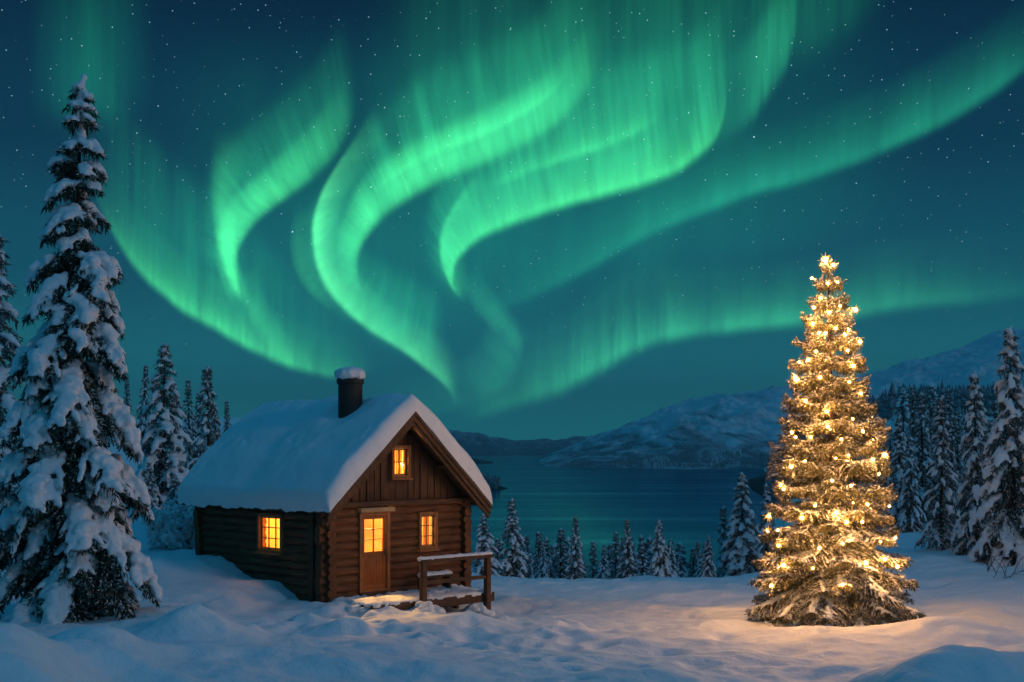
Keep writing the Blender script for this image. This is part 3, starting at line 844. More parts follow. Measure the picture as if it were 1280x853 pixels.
def link(me, name, parent, mtl):
    if not me.materials: me.materials.append(mtl)
    o = bpy.data.objects.new(name, me); col.objects.link(o); o.parent = parent
    if name == 'snow': me.polygons.foreach_set('use_smooth', [True] * len(me.polygons))
    return o
def plant(meshes, name, loc, rz=0, sc=(1, 1, 1), label='', cat='tree', group=None, needles='needles', snow_name='snow'):
    root = empty(name, loc, rz); root.scale = sc
    tag(root, label, cat, group)
    link(meshes[0], 'trunk', root, M['bark'])
    link(meshes[1], 'foliage', root, M[needles])
    if meshes[2]: link(meshes[2], snow_name, root, M['snow_tree'])
    if meshes[3]: link(meshes[3], 'frosted_needles', root, M['frost'])
    return root

# --- big snow-laden spruce at the left
hero = spruce(119, 11.4, 2.1, 142, expo=.76, tiers=.040, step=.055, tuft=.14, tw=.016, z0=.05, snow=1.5, voxel=.032, dens=1.15, lean=.30)
hx, hy, _ = at(85, 770, 27.0)
plant(hero, 'spruce_tree', (hx, hy, gz(hx, hy)), 0.0, label='tall snow-laden spruce standing in front at the left, taller than the cabin', group='snowy spruces')

# --- prototypes for the other spruces (6 m tall)
PROT = [spruce(201 + i, 6.0, rb, nb, step=.085, tuft=.12, tw=.017, z0=.05, snow=sn, voxel=.045, dens=.8, lean=0)
        for i, (rb, nb, sn) in enumerate([(1.15, 100, 1.15), (.95, 95, 1.0), (1.35, 105, 1.25), (.80, 85, .8), (1.6, 92, 1.35), (.72, 62, .9)])]
def far_spruce(px, ptop, pbase, Y, k, label, group, wid=1.0, rz=None, lean=None, on_ground=True):
    x = (px - 640) / F * Y
    ztop = HC + (HOR - ptop) / F * Y
    z = gz(x, Y) if on_ground else HC + (HOR - pbase) / F * Y
    s = max((ztop - z) / 6.0, .15)
    o = plant(PROT[k], 'spruce_tree', (x, Y, z - .05), rng.uniform(0, 6.28) if rz is None else rz, (s * wid, s * wid, s), label, 'tree', group, needles='needles_rime_haze')
    o.rotation_euler = (rng.normal(0, .022), lean or rng.normal(0, .022), o.rotation_euler[2])
    return o
GL = 'snowy spruces behind the cabin'
far_spruce(205, 428, 640, 45, 2, 'snowy spruce just behind the big left spruce, tallest of those left of the roof', GL, 1.12)
far_spruce(262, 458, 600, 52, 1, 'narrow snowy spruce rising behind the left slope of the cabin roof', GL, 1.25)
far_spruce(237, 474, 600, 62, 3, 'thin dim spruce between the two brighter spruces left of the cabin roof', GL, 1.1)
far_spruce(248, 490, 600, 70, 1, 'short dim spruce tucked behind the narrow one beside the roof', GL, 1.0)
far_spruce(285, 500, 600, 66, 3, 'small dim spruce with only its tip above the roof slope', GL, 1.0)
far_spruce(297, 476, 560, 40.5, 3, 'leaning spruce tip poking above the back end of the cabin roof', GL, .5, lean=R(10))
far_spruce(178, 455, 620, 75, 1, 'hazy spruce half hidden by the right side of the big left spruce', GL, 1.0)
far_spruce(160, 470, 620, 85, 3, 'dim far spruce seen through the lower boughs of the big left spruce', GL, 1.0)
far_spruce(-6, 288, 700, 38, 0, 'dark spruce cut off by the left edge behind the big spruce', GL, 1.1)
far_spruce(218, 590, 660, 41, 2, 'small snow-covered spruce close to the cabin back corner', GL, 1.3)
far_spruce(186, 575, 660, 43, 0, 'bushy little spruce under the tall one left of the cabin', GL, 1.3)
GR = 'snowy spruces at the right edge'
far_spruce(1268, 408, 685, 42, 2, 'large snowy spruce at the right edge, tallest of the right-hand group', GR, .95)
far_spruce(1222, 464, 690, 45, 0, 'snowy spruce second from the right edge', GR, .9)
far_spruce(1177, 494, 690, 47, 1, 'slender snowy spruce third from the right edge, next to the lit tree', GR, 1.1)
far_spruce(1138, 545, 690, 56, 0, 'dim spruce between the lit tree and the slender spruce', GR, 1.0)
far_spruce(1116, 572, 690, 66, 3, 'dim thin spruce just right of the lit tree', GR, 1.2)
far_spruce(1200, 520, 690, 62, 3, 'dim spruce filling the gap between the slender and the second snowy spruce at right', GR, 1.2)
far_spruce(1243, 500, 690, 60, 1, 'dark spruce behind the gap next to the tallest right-hand spruce', GR, 1.0)
far_spruce(1150, 528, 690, 80, 1, 'faint pointed spruce behind the slender right-hand spruce', GR, 1.0)
far_spruce(930, 590, 712, 52, 2, 'broad tall spruce just left of the lit tree, largest of those below the field', 'snowy spruces below the field', 1.25)
far_spruce(958, 604, 712, 58, 0, 'dark spruce partly hidden by the left side of the lit tree', 'snowy spruces below the field', 1.0)
far_spruce(908, 632, 712, 60, 1, 'slim spruce left of the broad dark one beside the lit tree', 'snowy spruces below the field', 1.0)
GM = 'snowy spruces below the field'
SMALL = 'small dim spruce in the crowded row on the bank above the lake'
mids = [  # px, top, Y, kind, width, words
    (606, 640, 46.5, 4, 1.0, 'bushy snowy spruce between the cabin wall and the lake, nearest the porch railing'),
    (641, 622, 47.5, 0, 1.05, 'tallest snowy spruce of the row right of the porch, in front of the lake'),
    (719, 645, 47.5, 1, 1.1, 'dark pointed spruce of the shore row, halfway between the porch and the wide pale one'),
    (785, 648, 47.5, 1, 1.1, 'sharp-topped spruce in front of the lake, first one left of the wide pale one'),
    (826, 648, 47.0, 4, .85, 'wide pale snow-clotted spruce in the middle of the shore row'),
    (885, 668, 47.5, 0, 1.0, 'short snowy spruce next to the broad tall one left of the lit tree'),
    (660, 668, 56, 1, 1.0, SMALL), (676, 664, 60, 3, 1.1, SMALL), (700, 660, 58, 3, 1.3, SMALL), (742, 676, 60, 5, 1.2, SMALL), (770, 664, 57, 5, 1.2, SMALL),
    (806, 676, 60, 0, .9, SMALL), (853, 692, 55, 4, .9, SMALL), (868, 684, 62, 3, 1.2, SMALL), (622, 672, 60, 3, 1.1, SMALL)]
for px, pt, Y, k, w, lab in mids:
    far_spruce(px, pt, 725, Y, k, lab, GM if lab != SMALL else 'far spruces above the lake', w * 1.3)

# --- far stands, too alike to tell apart
_r = np.random.default_rng(5)
for i in range(120):
    px = _r.uniform(1050, 1300); Y = _r.uniform(56, 150)
    x = (px - 640) / F * Y
    h = HC + (HOR - (478 + 92 * _r.random() ** .7 + max(0, 1150 - px) * .25)) / F * Y - gz(x, Y)
    if h < 1.5: continue
    o = plant(PROT[int(_r.integers(0, 6))], 'spruce_tree', (x, Y, gz(x, Y) - .1), _r.uniform(0, 6.28), (h / 6 * _r.uniform(.8, 1.25),) * 2 + (h / 6,),
              'dim far spruce in the crowded stand on the slope behind the lit tree', 'tree', 'far spruces on the right slope', needles='needles_rime_haze')
for i in range(95):
    px = _r.uniform(585, 960); Y = _r.uniform(50, 92)
    x = (px - 640) / F * Y
    h = HC + (HOR - (662 + 52 * _r.random() ** .8)) / F * Y - gz(x, Y)
    if h < 1.2: continue
    o = plant(PROT[int(_r.integers(0, 6))], 'spruce_tree', (x, Y, gz(x, Y) - .1), _r.uniform(0, 6.28), (h / 6 * _r.uniform(.75, 1.5),) * 2 + (h / 6,),
              SMALL, 'tree', 'far spruces above the lake', needles='needles_rime_haze')
for i in range(22):
    px = _r.uniform(60, 330); Y = _r.uniform(78, 140)
    x = (px - 640) / F * Y
    h = HC + (HOR - _r.uniform(515, 590)) / F * Y - gz(x, Y)
    if h < 1.5: continue
    o = plant(PROT[int(_r.integers(0, 6))], 'spruce_tree', (x, Y, gz(x, Y) - .1), _r.uniform(0, 6.28), (h / 6,) * 3,
              'dim far spruce in the stand on the rise behind the cabin', 'tree', 'far spruces on the left rise', needles='needles_rime_haze')

# --- far woods on the point and the slope: one mass of tiny firs
def far_wood(name, label, pts, hs, seed):
    r = np.random.default_rng(seed)
    V = []; Fx = []
    b = 0
    for (x, y, z), h in zip(pts, hs):
        for tier in range(3):
            n = 6; zb = z + h * (.05 + .28 * tier); zt = z + h * (.5 + .25 * tier); rad = h * (.20 - .05 * tier)
            a0 = r.uniform(0, 6)
            ring = [(x + rad * r.uniform(.7, 1.2) * math.cos(a0 + 6.283 * i / n), y + rad * math.sin(a0 + 6.283 * i / n), zb + r.uniform(-.06, .06) * h) for i in range(n)]
            V += ring + [(x, y, zt)]
            Fx += [(b + i, b + (i + 1) % n, b + n) for i in range(n)]
            b += n + 1
    me = np_mesh(name, np.array(V), np.array(Fx))
    o = finish(me, name, M['far_wood'], smooth=False)
    return tag(o, label, 'forest', kind='stuff')
m, nt, p = mat('far_wood_needles'); M['far_wood'] = m
v = coords(nt); n = noise_tex(nt, v, .9, 3, .6)
r_ = ramp2(nt, n.outputs[0], [(.30, (.06, .08, .08)), (.5, (.14, .17, .175)), (.68, (.42, .45, .48))])
nt.links.new(r_.outputs[0], p.inputs['Base Color']); p.inputs['Roughness'].default_value = .9

dg = bpy.context.evaluated_depsgraph_get(); dg.update()
def drop(x, y, names):
    hit, loc, nrm, idx, ob, mx = scene.ray_cast(bpy.context.evaluated_depsgraph_get(), Vector((x, y, 900)), Vector((0, 0, -1)))
    k = 0
    while hit and ob.name.split('.')[0] not in names and k < 12:
        hit, loc, nrm, idx, ob, mx = scene.ray_cast(dg, loc - Vector((0, 0, .05)), Vector((0, 0, -1))); k += 1
    return loc.z if hit else None
def wood_on(label, px0, px1, Y0, Y1, n, hmin, hmax, seed, dens_px=None):
    r = np.random.default_rng(seed); P = []; hs = []
    for i in range(n):
        px = r.uniform(px0, px1); y = r.uniform(Y0, Y1); x = (px - 640) / F * y
        z = drop(x, y, ('wooded_hill', 'wooded_point', 'snow_ground', 'lake', 'mountain'))
        if z is None or z < LZ + .6: continue
        P.append((x, y, z)); hs.append(r.uniform(hmin, hmax))
    if P: far_wood('far_forest', label, P, hs, seed)
wood_on('dark forest covering the low point in the lake', 500, 672, 590, 760, 700, 3.5, 7, 71)
wood_on('dark forest on the slope far behind the lit tree', 960, 1290, 430, 820, 1500, 7, 13, 72)
wood_on('thin forest along the foot of the mountain across the lake', 640, 960, 1250, 1480, 700, 3, 6, 73)

# ================================================================== lit spruce with fairy lights
TX, TY, _ = at(1042, 775, 30.5)
TH = (775 - 322) / F * TY
TR = 2.08
xm = spruce(303, TH, TR, 300, step=.050, tuft=.085, tw=.013, z0=.055, snow=.85, voxel=.022, expo=.80, dens=1.7, style='light', lean=-.12)
TZ = gz(TX, TY)
TH_BASE = TZ
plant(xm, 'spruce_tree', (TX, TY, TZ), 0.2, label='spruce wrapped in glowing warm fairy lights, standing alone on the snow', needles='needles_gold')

BULBS = [(1031, 323), (1032, 333), (1019, 343), (1039, 357), (1020, 384), (1048, 382), (1062, 388), (1017, 410), (1024, 415), (1035, 417), (1046, 411), (1055, 418), (1070, 425),
         (1022, 446), (1057, 444), (999, 454), (1009, 454), (1062, 463), (1025, 478), (999, 481), (1056, 480), (1014, 501), (1073, 492), (1031, 520), (1068, 526), (1030, 536), (1072, 537),
         (1076, 545), (1015, 545), (995, 539), (1000, 547), (1046, 550), (1098, 568), (1088, 575), (1008, 573), (1046, 577), (991, 589), (1092, 597), (980, 603), (981, 616), (1060, 611),
         (1016, 630), (1084, 635), (1104, 637), (976, 659), (1056, 657), (1111, 669), (1093, 675), (1053, 676), (974, 683), (1029, 685), (1079, 700), (1103, 697), (1117, 704), (979, 708),
         (1015, 713), (969, 728), (1054, 729), (1040, 600), (1000, 650), (1040, 640), (1075, 655)]
sl = empty('string_lights', (TX, TY, TZ))
tag(sl, 'string of warm glowing fairy lights wound around the lone spruce', 'string lights')
_r = np.random.default_rng(12)
bulb_me = bpy.data.meshes.new('bulb')
_mb = MB()
_mb.add([Vector(q) * .025 for q in ICO_V], ICO_F, 0)
def _glare_spike(d, L, w):
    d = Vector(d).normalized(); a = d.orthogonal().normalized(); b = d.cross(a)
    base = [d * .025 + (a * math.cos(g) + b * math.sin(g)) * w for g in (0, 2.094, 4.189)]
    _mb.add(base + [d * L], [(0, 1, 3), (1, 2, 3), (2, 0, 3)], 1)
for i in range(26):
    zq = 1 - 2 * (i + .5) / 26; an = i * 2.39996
    _glare_spike((math.sqrt(1 - zq * zq) * math.cos(an), math.sqrt(1 - zq * zq) * math.sin(an), zq), .165 if i % 2 else .10, .0055)
bulb_me.from_pydata(_mb.v, [], _mb.f)
bulb_me.materials.append(M['bulb']); bulb_me.materials.append(M['bulb_glare'])
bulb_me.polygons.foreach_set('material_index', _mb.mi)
def cone_r(z):
    zf = min(max(z / TH, 0), 1)
    return TR * float(np.interp(zf, LIT_Z, LIT_R)) * .90 + .04
path = []
_co = np.zeros(len(xm[1].vertices) * 3, dtype=np.float32); xm[1].vertices.foreach_get('co', _co); _co = _co.reshape(-1, 3)
_c, _s = math.cos(.2), math.sin(.2)
twig_w = np.stack([_co[:, 0] * _c - _co[:, 1] * _s, _co[:, 0] * _s + _co[:, 1] * _c, _co[:, 2]], 1).astype(float)
tw_px = 640 + (twig_w[:, 0] + TX) / (twig_w[:, 1] + TY) * F
tw_py = HOR - (twig_w[:, 2] + TZ - HC) / (twig_w[:, 1] + TY) * F
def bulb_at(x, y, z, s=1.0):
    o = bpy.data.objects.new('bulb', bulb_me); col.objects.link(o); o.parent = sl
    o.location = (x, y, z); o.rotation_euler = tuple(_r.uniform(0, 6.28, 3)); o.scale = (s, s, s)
for i, (px, py) in enumerate(BULBS):
    # march the tree's outline: the bulb sits on the outer twigs at that height
    d2 = (tw_px - px) ** 2 + (tw_py - py) ** 2
    near = np.where(d2 < max(5.0 ** 2, d2.min() + 4))[0]
    j = near[np.argmin(twig_w[near, 1])]
    q_ = twig_w[j].copy(); nrm_ = math.hypot(q_[0], q_[1]) + 1e-6
    x, yy, z = q_ + np.array([.10 * q_[0] / nrm_, .10 * q_[1] / nrm_ - .05, .02])
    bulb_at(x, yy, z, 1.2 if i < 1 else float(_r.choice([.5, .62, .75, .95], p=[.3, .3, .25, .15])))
    path.append((x, yy, z))
for i in range(22):                                                # the far side of the tree
    zf = (i + .5) / 22; z = TH * zf * .96 + .3; an = _r.uniform(.1, math.pi - .1); rr_ = cone_r(z) * .97
    if i % 3 == 0: an = -an; rr_ *= .30                            # some added deep inside to brighten the boughs from within
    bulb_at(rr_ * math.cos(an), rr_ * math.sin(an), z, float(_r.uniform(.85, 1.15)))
w = MB()
ph = np.linspace(0, 1, 420)
w.tube([((cone_r(TH * t) * .80) * math.cos(t * 2 * math.pi * 9), (cone_r(TH * t) * .80) * math.sin(t * 2 * math.pi * 9), TH * t * .97 + .25) for t in ph], .006, 4, caps=False)
w.build('wire', M['wire'], sl)

# ================================================================== log cabin
cabin = empty('log_cabin', (CX, CY, 0), CA)
tag(cabin, 'dark brown log cabin with thick snow on its roof and glowing windows', 'cabin')
W_, D2 = 4.48, 5.46
RIDGE_X, RIDGE_Z, EAVE_X0, EAVE_X1 = 2.24, 4.72, -.42, 4.90
SL = .905
def roof_z(x): return RIDGE_Z - SL * abs(x - RIDGE_X)
_r = np.random.default_rng(77)
LOGH = .205
def log_wall(axis_, fixed, a0, a1, z0, z1, holes, mtl, offs, ext=.24):
    mb = MB()
    z = z0 + offs
    while z < z1:
        segs = [(a0 - ext + _r.uniform(-.04, .04), a1 + ext + _r.uniform(-.04, .04))]
        for h0, h1, q0, q1 in holes:
            if q0 - .04 < z < q1 + .04:
                new = []
                for s0, s1 in segs:
                    if h1 <= s0 or h0 >= s1: new.append((s0, s1)); continue
                    if h0 > s0: new.append((s0, h0))
                    if h1 < s1: new.append((h1, s1))
                segs = new
        for s0, s1 in segs:
            n = max(int((s1 - s0) / .3), 2)
            rad = LOGH * .60 + _r.uniform(-.006, .008)
            pts = []; rads = []
            for i in range(n + 1):
                a = s0 + (s1 - s0) * i / n
                j = _r.normal(0, .005); k = _r.normal(0, .005)
                pts.append((a, fixed + j, z + k) if axis_ == 'x' else (fixed + j, a, z + k))
                rads.append(rad * (1 + _r.normal(0, .015)))
            mb.tube(pts, rads, 12)
        z += LOGH
    return mb.build('wall', mtl, cabin)
DOOR = (.907, 1.857, .22, 2.20)
WIN_F = (2.846, 3.48, 1.16, 2.14)
WIN_S = (1.613, 2.695, 1.14, 2.14)
log_wall('x', .0, 0, W_, -.45, 2.38, [DOOR, WIN_F], M['log_x'], 0)
log_wall('x', D2, 0, W_, -.45, 2.38, [], M['log_x'], 0)
log_wall('y', .0, 0, D2, -.45, 2.52, [WIN_S], M['log_y'], LOGH / 2)
log_wall('y', W_, 0, D2, -.45, 2.52, [], M['log_y'], LOGH / 2)
# corner post boards beside the near corner on the side wall
mb = MB(); mb.box(-.185, -.12, .30, .50, -.4, 2.42, bev=.012); mb.build('corner_board', M['board_z'], cabin)
# gables of upright boards
GW = (1.93, 2.55, 3.02, 3.86)
def gable(y0, y1, hole):
    mb = MB()
    x = .02; k = 0
    while x < W_:
        wd = _r.uniform(.20, .27); xe = min(x + wd, W_)
        zt = min(roof_z(x + .01), roof_z(xe - .01)) - .10 if not (x < RIDGE_X < xe) else roof_z(x) - .1
        th = .012 * (k % 2)
        def piece(za, zb, xa, xb):
            if zb - za > .03: mb.box(xa, xb, y0 - th, y1 - th, za, zb, bev=.006)
        if hole and x < hole[1] and xe > hole[0]:
            l = min(max(hole[0], x), xe); rgt = max(min(hole[1], xe), x)
            if l - x > .02: piece(2.42, zt, x, l - .001)
            if xe - rgt > .02: piece(2.42, zt, rgt + .001, xe - .006)
            piece(2.42, hole[2], l, rgt - .001); piece(hole[3], zt, l, rgt - .001)
        else:
            piece(2.42, zt, x, xe - .006)
        # cover strip over the joint
        if k and not (hole and hole[0] - .05 < x < hole[1] + .05):
            mb.box(x - .030, x + .024, y0 - .034, y0 - .013, 2.46, min(roof_z(x - .03), roof_z(x + .03)) - .12, bev=.004)
        x = xe; k += 1
    # sloped infill under the roof line
    return mb.build('gable', M['board_z'], cabin)
gable(-.03, .03, GW)
gable(D2 - .03, D2 + .03, None)
# dark backing board behind the gable joints
def tri_back(y0, y1, hole):
    mb = MB()
    def poly(pts):
        n = len(pts)
        mb.add([(x, y0, z) for x, z in pts] + [(x, y1, z) for x, z in pts], [tuple(range(n))[::-1], tuple(range(n, 2 * n))] + [(i, (i + 1) % n, n + (i + 1) % n, n + i) for i in range(n)])
    if hole:
        a, b, c, d = hole
        poly([(.0, 2.42), (a, 2.42), (a, roof_z(a) - .06), (0, roof_z(0) - .06)])
        poly([(b, 2.42), (W_, 2.42), (W_, roof_z(W_) - .06), (b, roof_z(b) - .06)])
        poly([(a, 2.42), (b, 2.42), (b, c), (a, c)])
        poly([(a, d), (b, d), (b, roof_z(b) - .06), (RIDGE_X, RIDGE_Z - .06), (a, roof_z(a) - .06)])
    else:
        poly([(0, 2.42), (W_, 2.42), (W_, roof_z(W_) - .06), (RIDGE_X, RIDGE_Z - .06), (0, roof_z(0) - .06)])
    mb.build('gable_backing', M['board_z'], cabin, smooth=False)
tri_back(.032, .060, GW)
tri_back(D2 - .060, D2 - .032, None)
for a0, a1, z0_ in ((DOOR[0] - .02, DOOR[1] + .02, DOOR[3] + .002), (WIN_F[0] - .02, WIN_F[1] + .02, WIN_F[3] + .002)):
    mb = MB(); mb.box(a0, a1, -.085, .08, z0_, 2.41, bev=.01); mb.build('header_board', M['log_x'], cabin)
mb = MB(); mb.box(-.085, .08, WIN_S[0] - .02, WIN_S[1] + .02, WIN_S[3] + .002, 2.41, bev=.01); mb.build('header_board', M['log_y'], cabin)
# tie beam across the front
mb = MB(); mb.box(-.15, W_ + .15, -.20, -.04, 2.34, 2.47, bev=.015); mb.build('tie_beam', M['beam'], cabin)
# wall plates running under the eaves, ends showing
for xq in (-.09, W_ + .09):
    mb = MB(); mb.tube([(xq, -.34, 2.44), (xq, 2.5, 2.44), (xq, D2 + .45, 2.44)], .085, 12); mb.build('eave_beam', M['log_y'], cabin)
# roof slabs
mb = MB()
Y0, Y1 = -.60, D2 + .50
def roof_slab(xa, xb):
    za, zb = roof_z(xa), roof_z(xb)
    v = [(xa, Y0, za), (xb, Y0, zb), (xb, Y1, zb), (xa, Y1, za)]
    lo = [(x, y, z - .07) for x, y, z in v]
    mb.add(v + lo, [(0, 1, 2, 3), (7, 6, 5, 4), (0, 4, 5, 1), (1, 5, 6, 2), (2, 6, 7, 3), (3, 7, 4, 0)])
roof_slab(EAVE_X0, RIDGE_X - .001); roof_slab(RIDGE_X + .001, EAVE_X1)
roof = mb.build('roof', M['barge'], cabin, smooth=False)
# rafters under the front overhang and barge boards, two planks deep on each side
def rake(y0, y1, dz0, dz1, name, side):
    mb = MB()
    xa, xb = (EAVE_X0 - .03, RIDGE_X) if side < 0 else (RIDGE_X, EAVE_X1 + .03)
    pts = [(xa, roof_z(xa) + dz1), (xb, roof_z(xb) + dz1), (xb, roof_z(xb) + dz0), (xa, roof_z(xa) + dz0)]
    if side > 0: pts = [(a + .002, b) for a, b in pts]
    mb.add([(x, y0, z) for x, z in pts] + [(x, y1, z) for x, z in pts], [(0, 1, 2, 3), (7, 6, 5, 4), (0, 4, 5, 1), (1, 5, 6, 2), (2, 6, 7, 3), (3, 7, 4, 0)])
    return mb.build(name, M['barge'], cabin, smooth=False)
for sd_ in (-1, 1):
    rake(-.665, -.602, -.235, .045, 'barge_board', sd_)
    rake(-.705, -.667, -.095, .060, 'barge_trim', sd_)
    rake(-.60, -.54, -.36, -.24, 'inner_rafter', sd_)
# purlin ends under the overhang
for xq, zq in ((RIDGE_X, RIDGE_Z - .17), (.9, roof_z(.9) - .18), (3.58, roof_z(3.58) - .18)):
    mb = MB(); mb.tube([(xq, -.53, zq), (xq, .3, zq)], .075, 10); mb.build('purlin', M['log_y'], cabin)

# roof snow: a thick rounded slab with a soft ridge and a ragged eave
def roof_snow():
    nu, nv = 190, 170
    OV = .04
    half = math.hypot(RIDGE_X - EAVE_X0, SL * (RIDGE_X - EAVE_X0)) + OV
    su = np.concatenate([np.linspace(0, .5, 34)[:-1], np.linspace(.5, 2 * half - .5, nu - 67), np.linspace(2 * half - .5, 2 * half, 35)[1:]])
    y0, y1 = Y0 - .13, Y1 + .08
    sv = np.concatenate([np.linspace(0, .45, 40)[:-1], np.linspace(.45, (y1 - y0) - .45, nv - 79), np.linspace((y1 - y0) - .45, y1 - y0, 41)[1:]])
    U, Vv = np.meshgrid(su, sv, indexing='ij')
    yy = y0 + Vv
    dx = (U - half) / math.sqrt(1 + SL * SL)          # horizontal distance from the ridge
    # ridge softened
    soft = np.sqrt(dx * dx + .03)
    zb = RIDGE_Z + .015 - SL * (np.abs(dx))
    zt = RIDGE_Z + .015 - SL * (np.sqrt(dx * dx + .17) - .29)
    de = np.minimum(U, 2 * half - U); dv = np.minimum(Vv, (y1 - y0) - Vv)
    re = .20; rv = np.where(Vv < (y1 - y0) / 2, .19, .10)
    wob = .05 * fbm(yy * 3, U * 0 + 3, 8, 3) 
    fe = np.sqrt(np.clip(1 - (1 - np.clip((de + np.abs(wob) * 0) / re, 0, 1)) ** 2, 0, 1)); fv = np.sqrt(np.clip(1 - (1 - np.clip(dv / rv, 0, 1)) ** 2, 0, 1))
    T = .35 + .08 * fbm(dx * .8, yy * .7, 4, 4) + .015 * fbm(dx * 5, yy * 5, 14, 3)
    T = T * (1 - .28 * np.exp(-(((RIDGE_X + dx - 1.85) / .55) ** 2 + ((yy - 1.42) / .55) ** 2) ** 2)) - .05 * np.exp(-((yy - 3.4 - .2 * dx) / .5) ** 2) - .04 * np.exp(-((dx + 1.4) / .25) ** 2) * (fbm(yy * 1.2, dx * .5, 61, 3) > -.1)
    T = T * (1 - .42 * (1 - sstep(0, 1.3, de)))
    nz = 1 / math.sqrt(1 + SL * SL); nx = SL * nz
    sgn = np.tanh(dx / .25)
    th = T * fe * fv
    xx = RIDGE_X + dx + sgn * nx * th * .85
    zz = zb + (zt - zb) * fe * fv + th * (nz + (1 - np.abs(sgn)) * .72)
    # frost fringe: the hem sags unevenly
    hem = (1 - np.clip(de / .25, 0, 1)) * (.03 + .07 * fbm(yy * 4, dx * 0, 31, 4))
    zz = zz - hem
    yy = yy + (1 - np.clip(dv / .2, 0, 1)) * .03 * fbm(dx * 3, yy * 0, 6, 3)
    P = np.stack([xx, yy, zz], -1)
    bot = np.stack([RIDGE_X + dx, np.clip(y0 + Vv, Y0 - .12, Y1 + .07), zb - .01 - hem], -1)
    # closed: top grid and a lower skin along the roof boards
    n = nu_ = len(su); m_ = len(sv)
    V = np.vstack([P.reshape(-1, 3), bot.reshape(-1, 3)])
    f = grid_faces(n, m_)
    g = f[:, ::-1] + n * m_
    idx = np.arange(n * m_).reshape(n, m_)
    rim = np.concatenate([idx[:, 0], idx[-1, 1:], idx[-2::-1, -1], idx[0, -2:0:-1]])
    q = np.stack([rim, np.roll(rim, -1), np.roll(rim, -1) + n * m_, rim + n * m_], 1)
    me = np_mesh('snow', V, np.vstack([f, g, q]))
    o = finish(me, 'snow', M['snow_roof'], roof, angle=60)
    return o
roof_snow()

# chimney
mb = MB(); ck = (1.85, 1.42)
mb.tube([(ck[0], ck[1], 3.9), (ck[0], ck[1], 5.45)], .315, 28)
mb.tube([(ck[0], ck[1], 5.452), (ck[0], ck[1], 5.475), (ck[0], ck[1], 5.56), (ck[0], ck[1], 5.60)], [.335, .355, .355, .34], 28)
ch = mb.build('chimney', M['chimney'], cabin, angle=50)
nb = 40
capb = []
for i in range(26):
    a = i * 2.4; q = math.sqrt(i / 26) * .29
    capb.append((np.array([ck[0] + q * math.cos(a), ck[1] + q * math.sin(a), 5.745 - .05 * (q / .3) ** 2]), [np.array([.19, 0, 0]), np.array([0, .19, 0]), np.array([0, 0, .185])]))
cs = blobs_mesh('snow', capb, .03, .02, 6)
link(cs, 'snow', ch, M['snow_roof'])

# windows and door
def glazed(name, x0, x1, z0, z1, put, nx, nz_, fw=.075, curtains=None, dim=False):
    """put(mb_function) maps a (across, out, up) box to the wall it sits in"""
    fr = MB()
    put(fr, x0 - fw, x0 + .01, -.04, .175, z0 - fw, z1 + fw, .008)
    put(fr, x1 - .01, x1 + fw, -.04, .175, z0 - fw, z1 + fw, .008)
    put(fr, x0 + .011, x1 - .011, -.04, .165, z1 - .01, z1 + fw, .008)
    put(fr, x0 + .011, x1 - .011, -.04, .165, z0 - fw, z0 + .01, .008)
    put(fr, x0 - fw - .03, x1 + fw + .03, .17, .23, z0 - fw - .035, z0 - fw + .01, .008)
    w = fr.build(name, M['frame'], cabin)
    sa_ = MB(); b = .045
    X0, X1, Z0, Z1 = x0 + .012, x1 - .012, z0 + .012, z1 - .012
    put(sa_, X0, X0 + b, .045, .09, Z0, Z1, .005); put(sa_, X1 - b, X1, .045, .09, Z0, Z1, .005)
    put(sa_, X0 + b, X1 - b, .046, .089, Z0, Z0 + b, .005); put(sa_, X0 + b, X1 - b, .046, .089, Z1 - b, Z1, .005)
    mw = .013
    for i in range(1, nx):
        xx = X0 + (X1 - X0) * i / nx; wdt = mw * (1.5 if nx == 2 else 1)
        put(sa_, xx - wdt, xx + wdt, .050, .085, Z0 + b, Z1 - b, .003)
    for i in range(1, nz_):
        zz = Z0 + (Z1 - Z0) * i / nz_; put(sa_, X0 + b, X1 - b, .054, .080, zz - mw, zz + mw, .003)
    sa_.build('sash', M['sash'], w)
    g = MB(); put(g, X0 + b - .01, X1 - b + .01, .064, .069, Z0 + b - .01, Z1 - b + .01, 0); g.build('pane', M['glass'], w)
    if curtains:
        for (c0, c1) in curtains:
            cm = MB(); n = 26; V = []; Fx = []
            for i in range(n + 1):
                xx = c0 + (c1 - c0) * i / n; oo = -.12 + .018 * math.sin(i * 1.9)
                for zz in (z0 - .05, z1 + .05):
                    V.append((xx, oo, zz))
            for i in range(n): Fx.append((2 * i, 2 * i + 2, 2 * i + 3, 2 * i + 1))
            if put is put_front: V = [(a, -b_, c) for a, b_, c in V]
            elif put is put_side: V = [(-b_, a, c) for a, b_, c in V]
            cm.add(V, Fx); cm.build('curtain', M['curtain'], w)
    return w
def put_front(mb, a0, a1, o0, o1, z0, z1, bev): mb.box(a0, a1, -o1, -o0, z0, z1, bev=bev)
def put_side(mb, a0, a1, o0, o1, z0, z1, bev): mb.box(-o1, -o0, a0, a1, z0, z1, bev=bev)
glazed('window', WIN_F[0] + .075, WIN_F[1] - .075, WIN_F[2] + .075, WIN_F[3] - .075, put_front, 2, 3, curtains=[(3.20, 3.44)])
glazed('window', WIN_S[0] + .075, WIN_S[1] - .075, WIN_S[2] + .075, WIN_S[3] - .075, put_side, 3, 3, curtains=[(1.64, 2.68)])
glazed('window', GW[0] + .07, GW[1] - .07, GW[2] + .07, GW[3] - .07, put_front, 2, 2, fw=.07, curtains=[(GW[0] + .03, GW[1] - .03)])  # curtain added here to dim and warm the gable window's glow
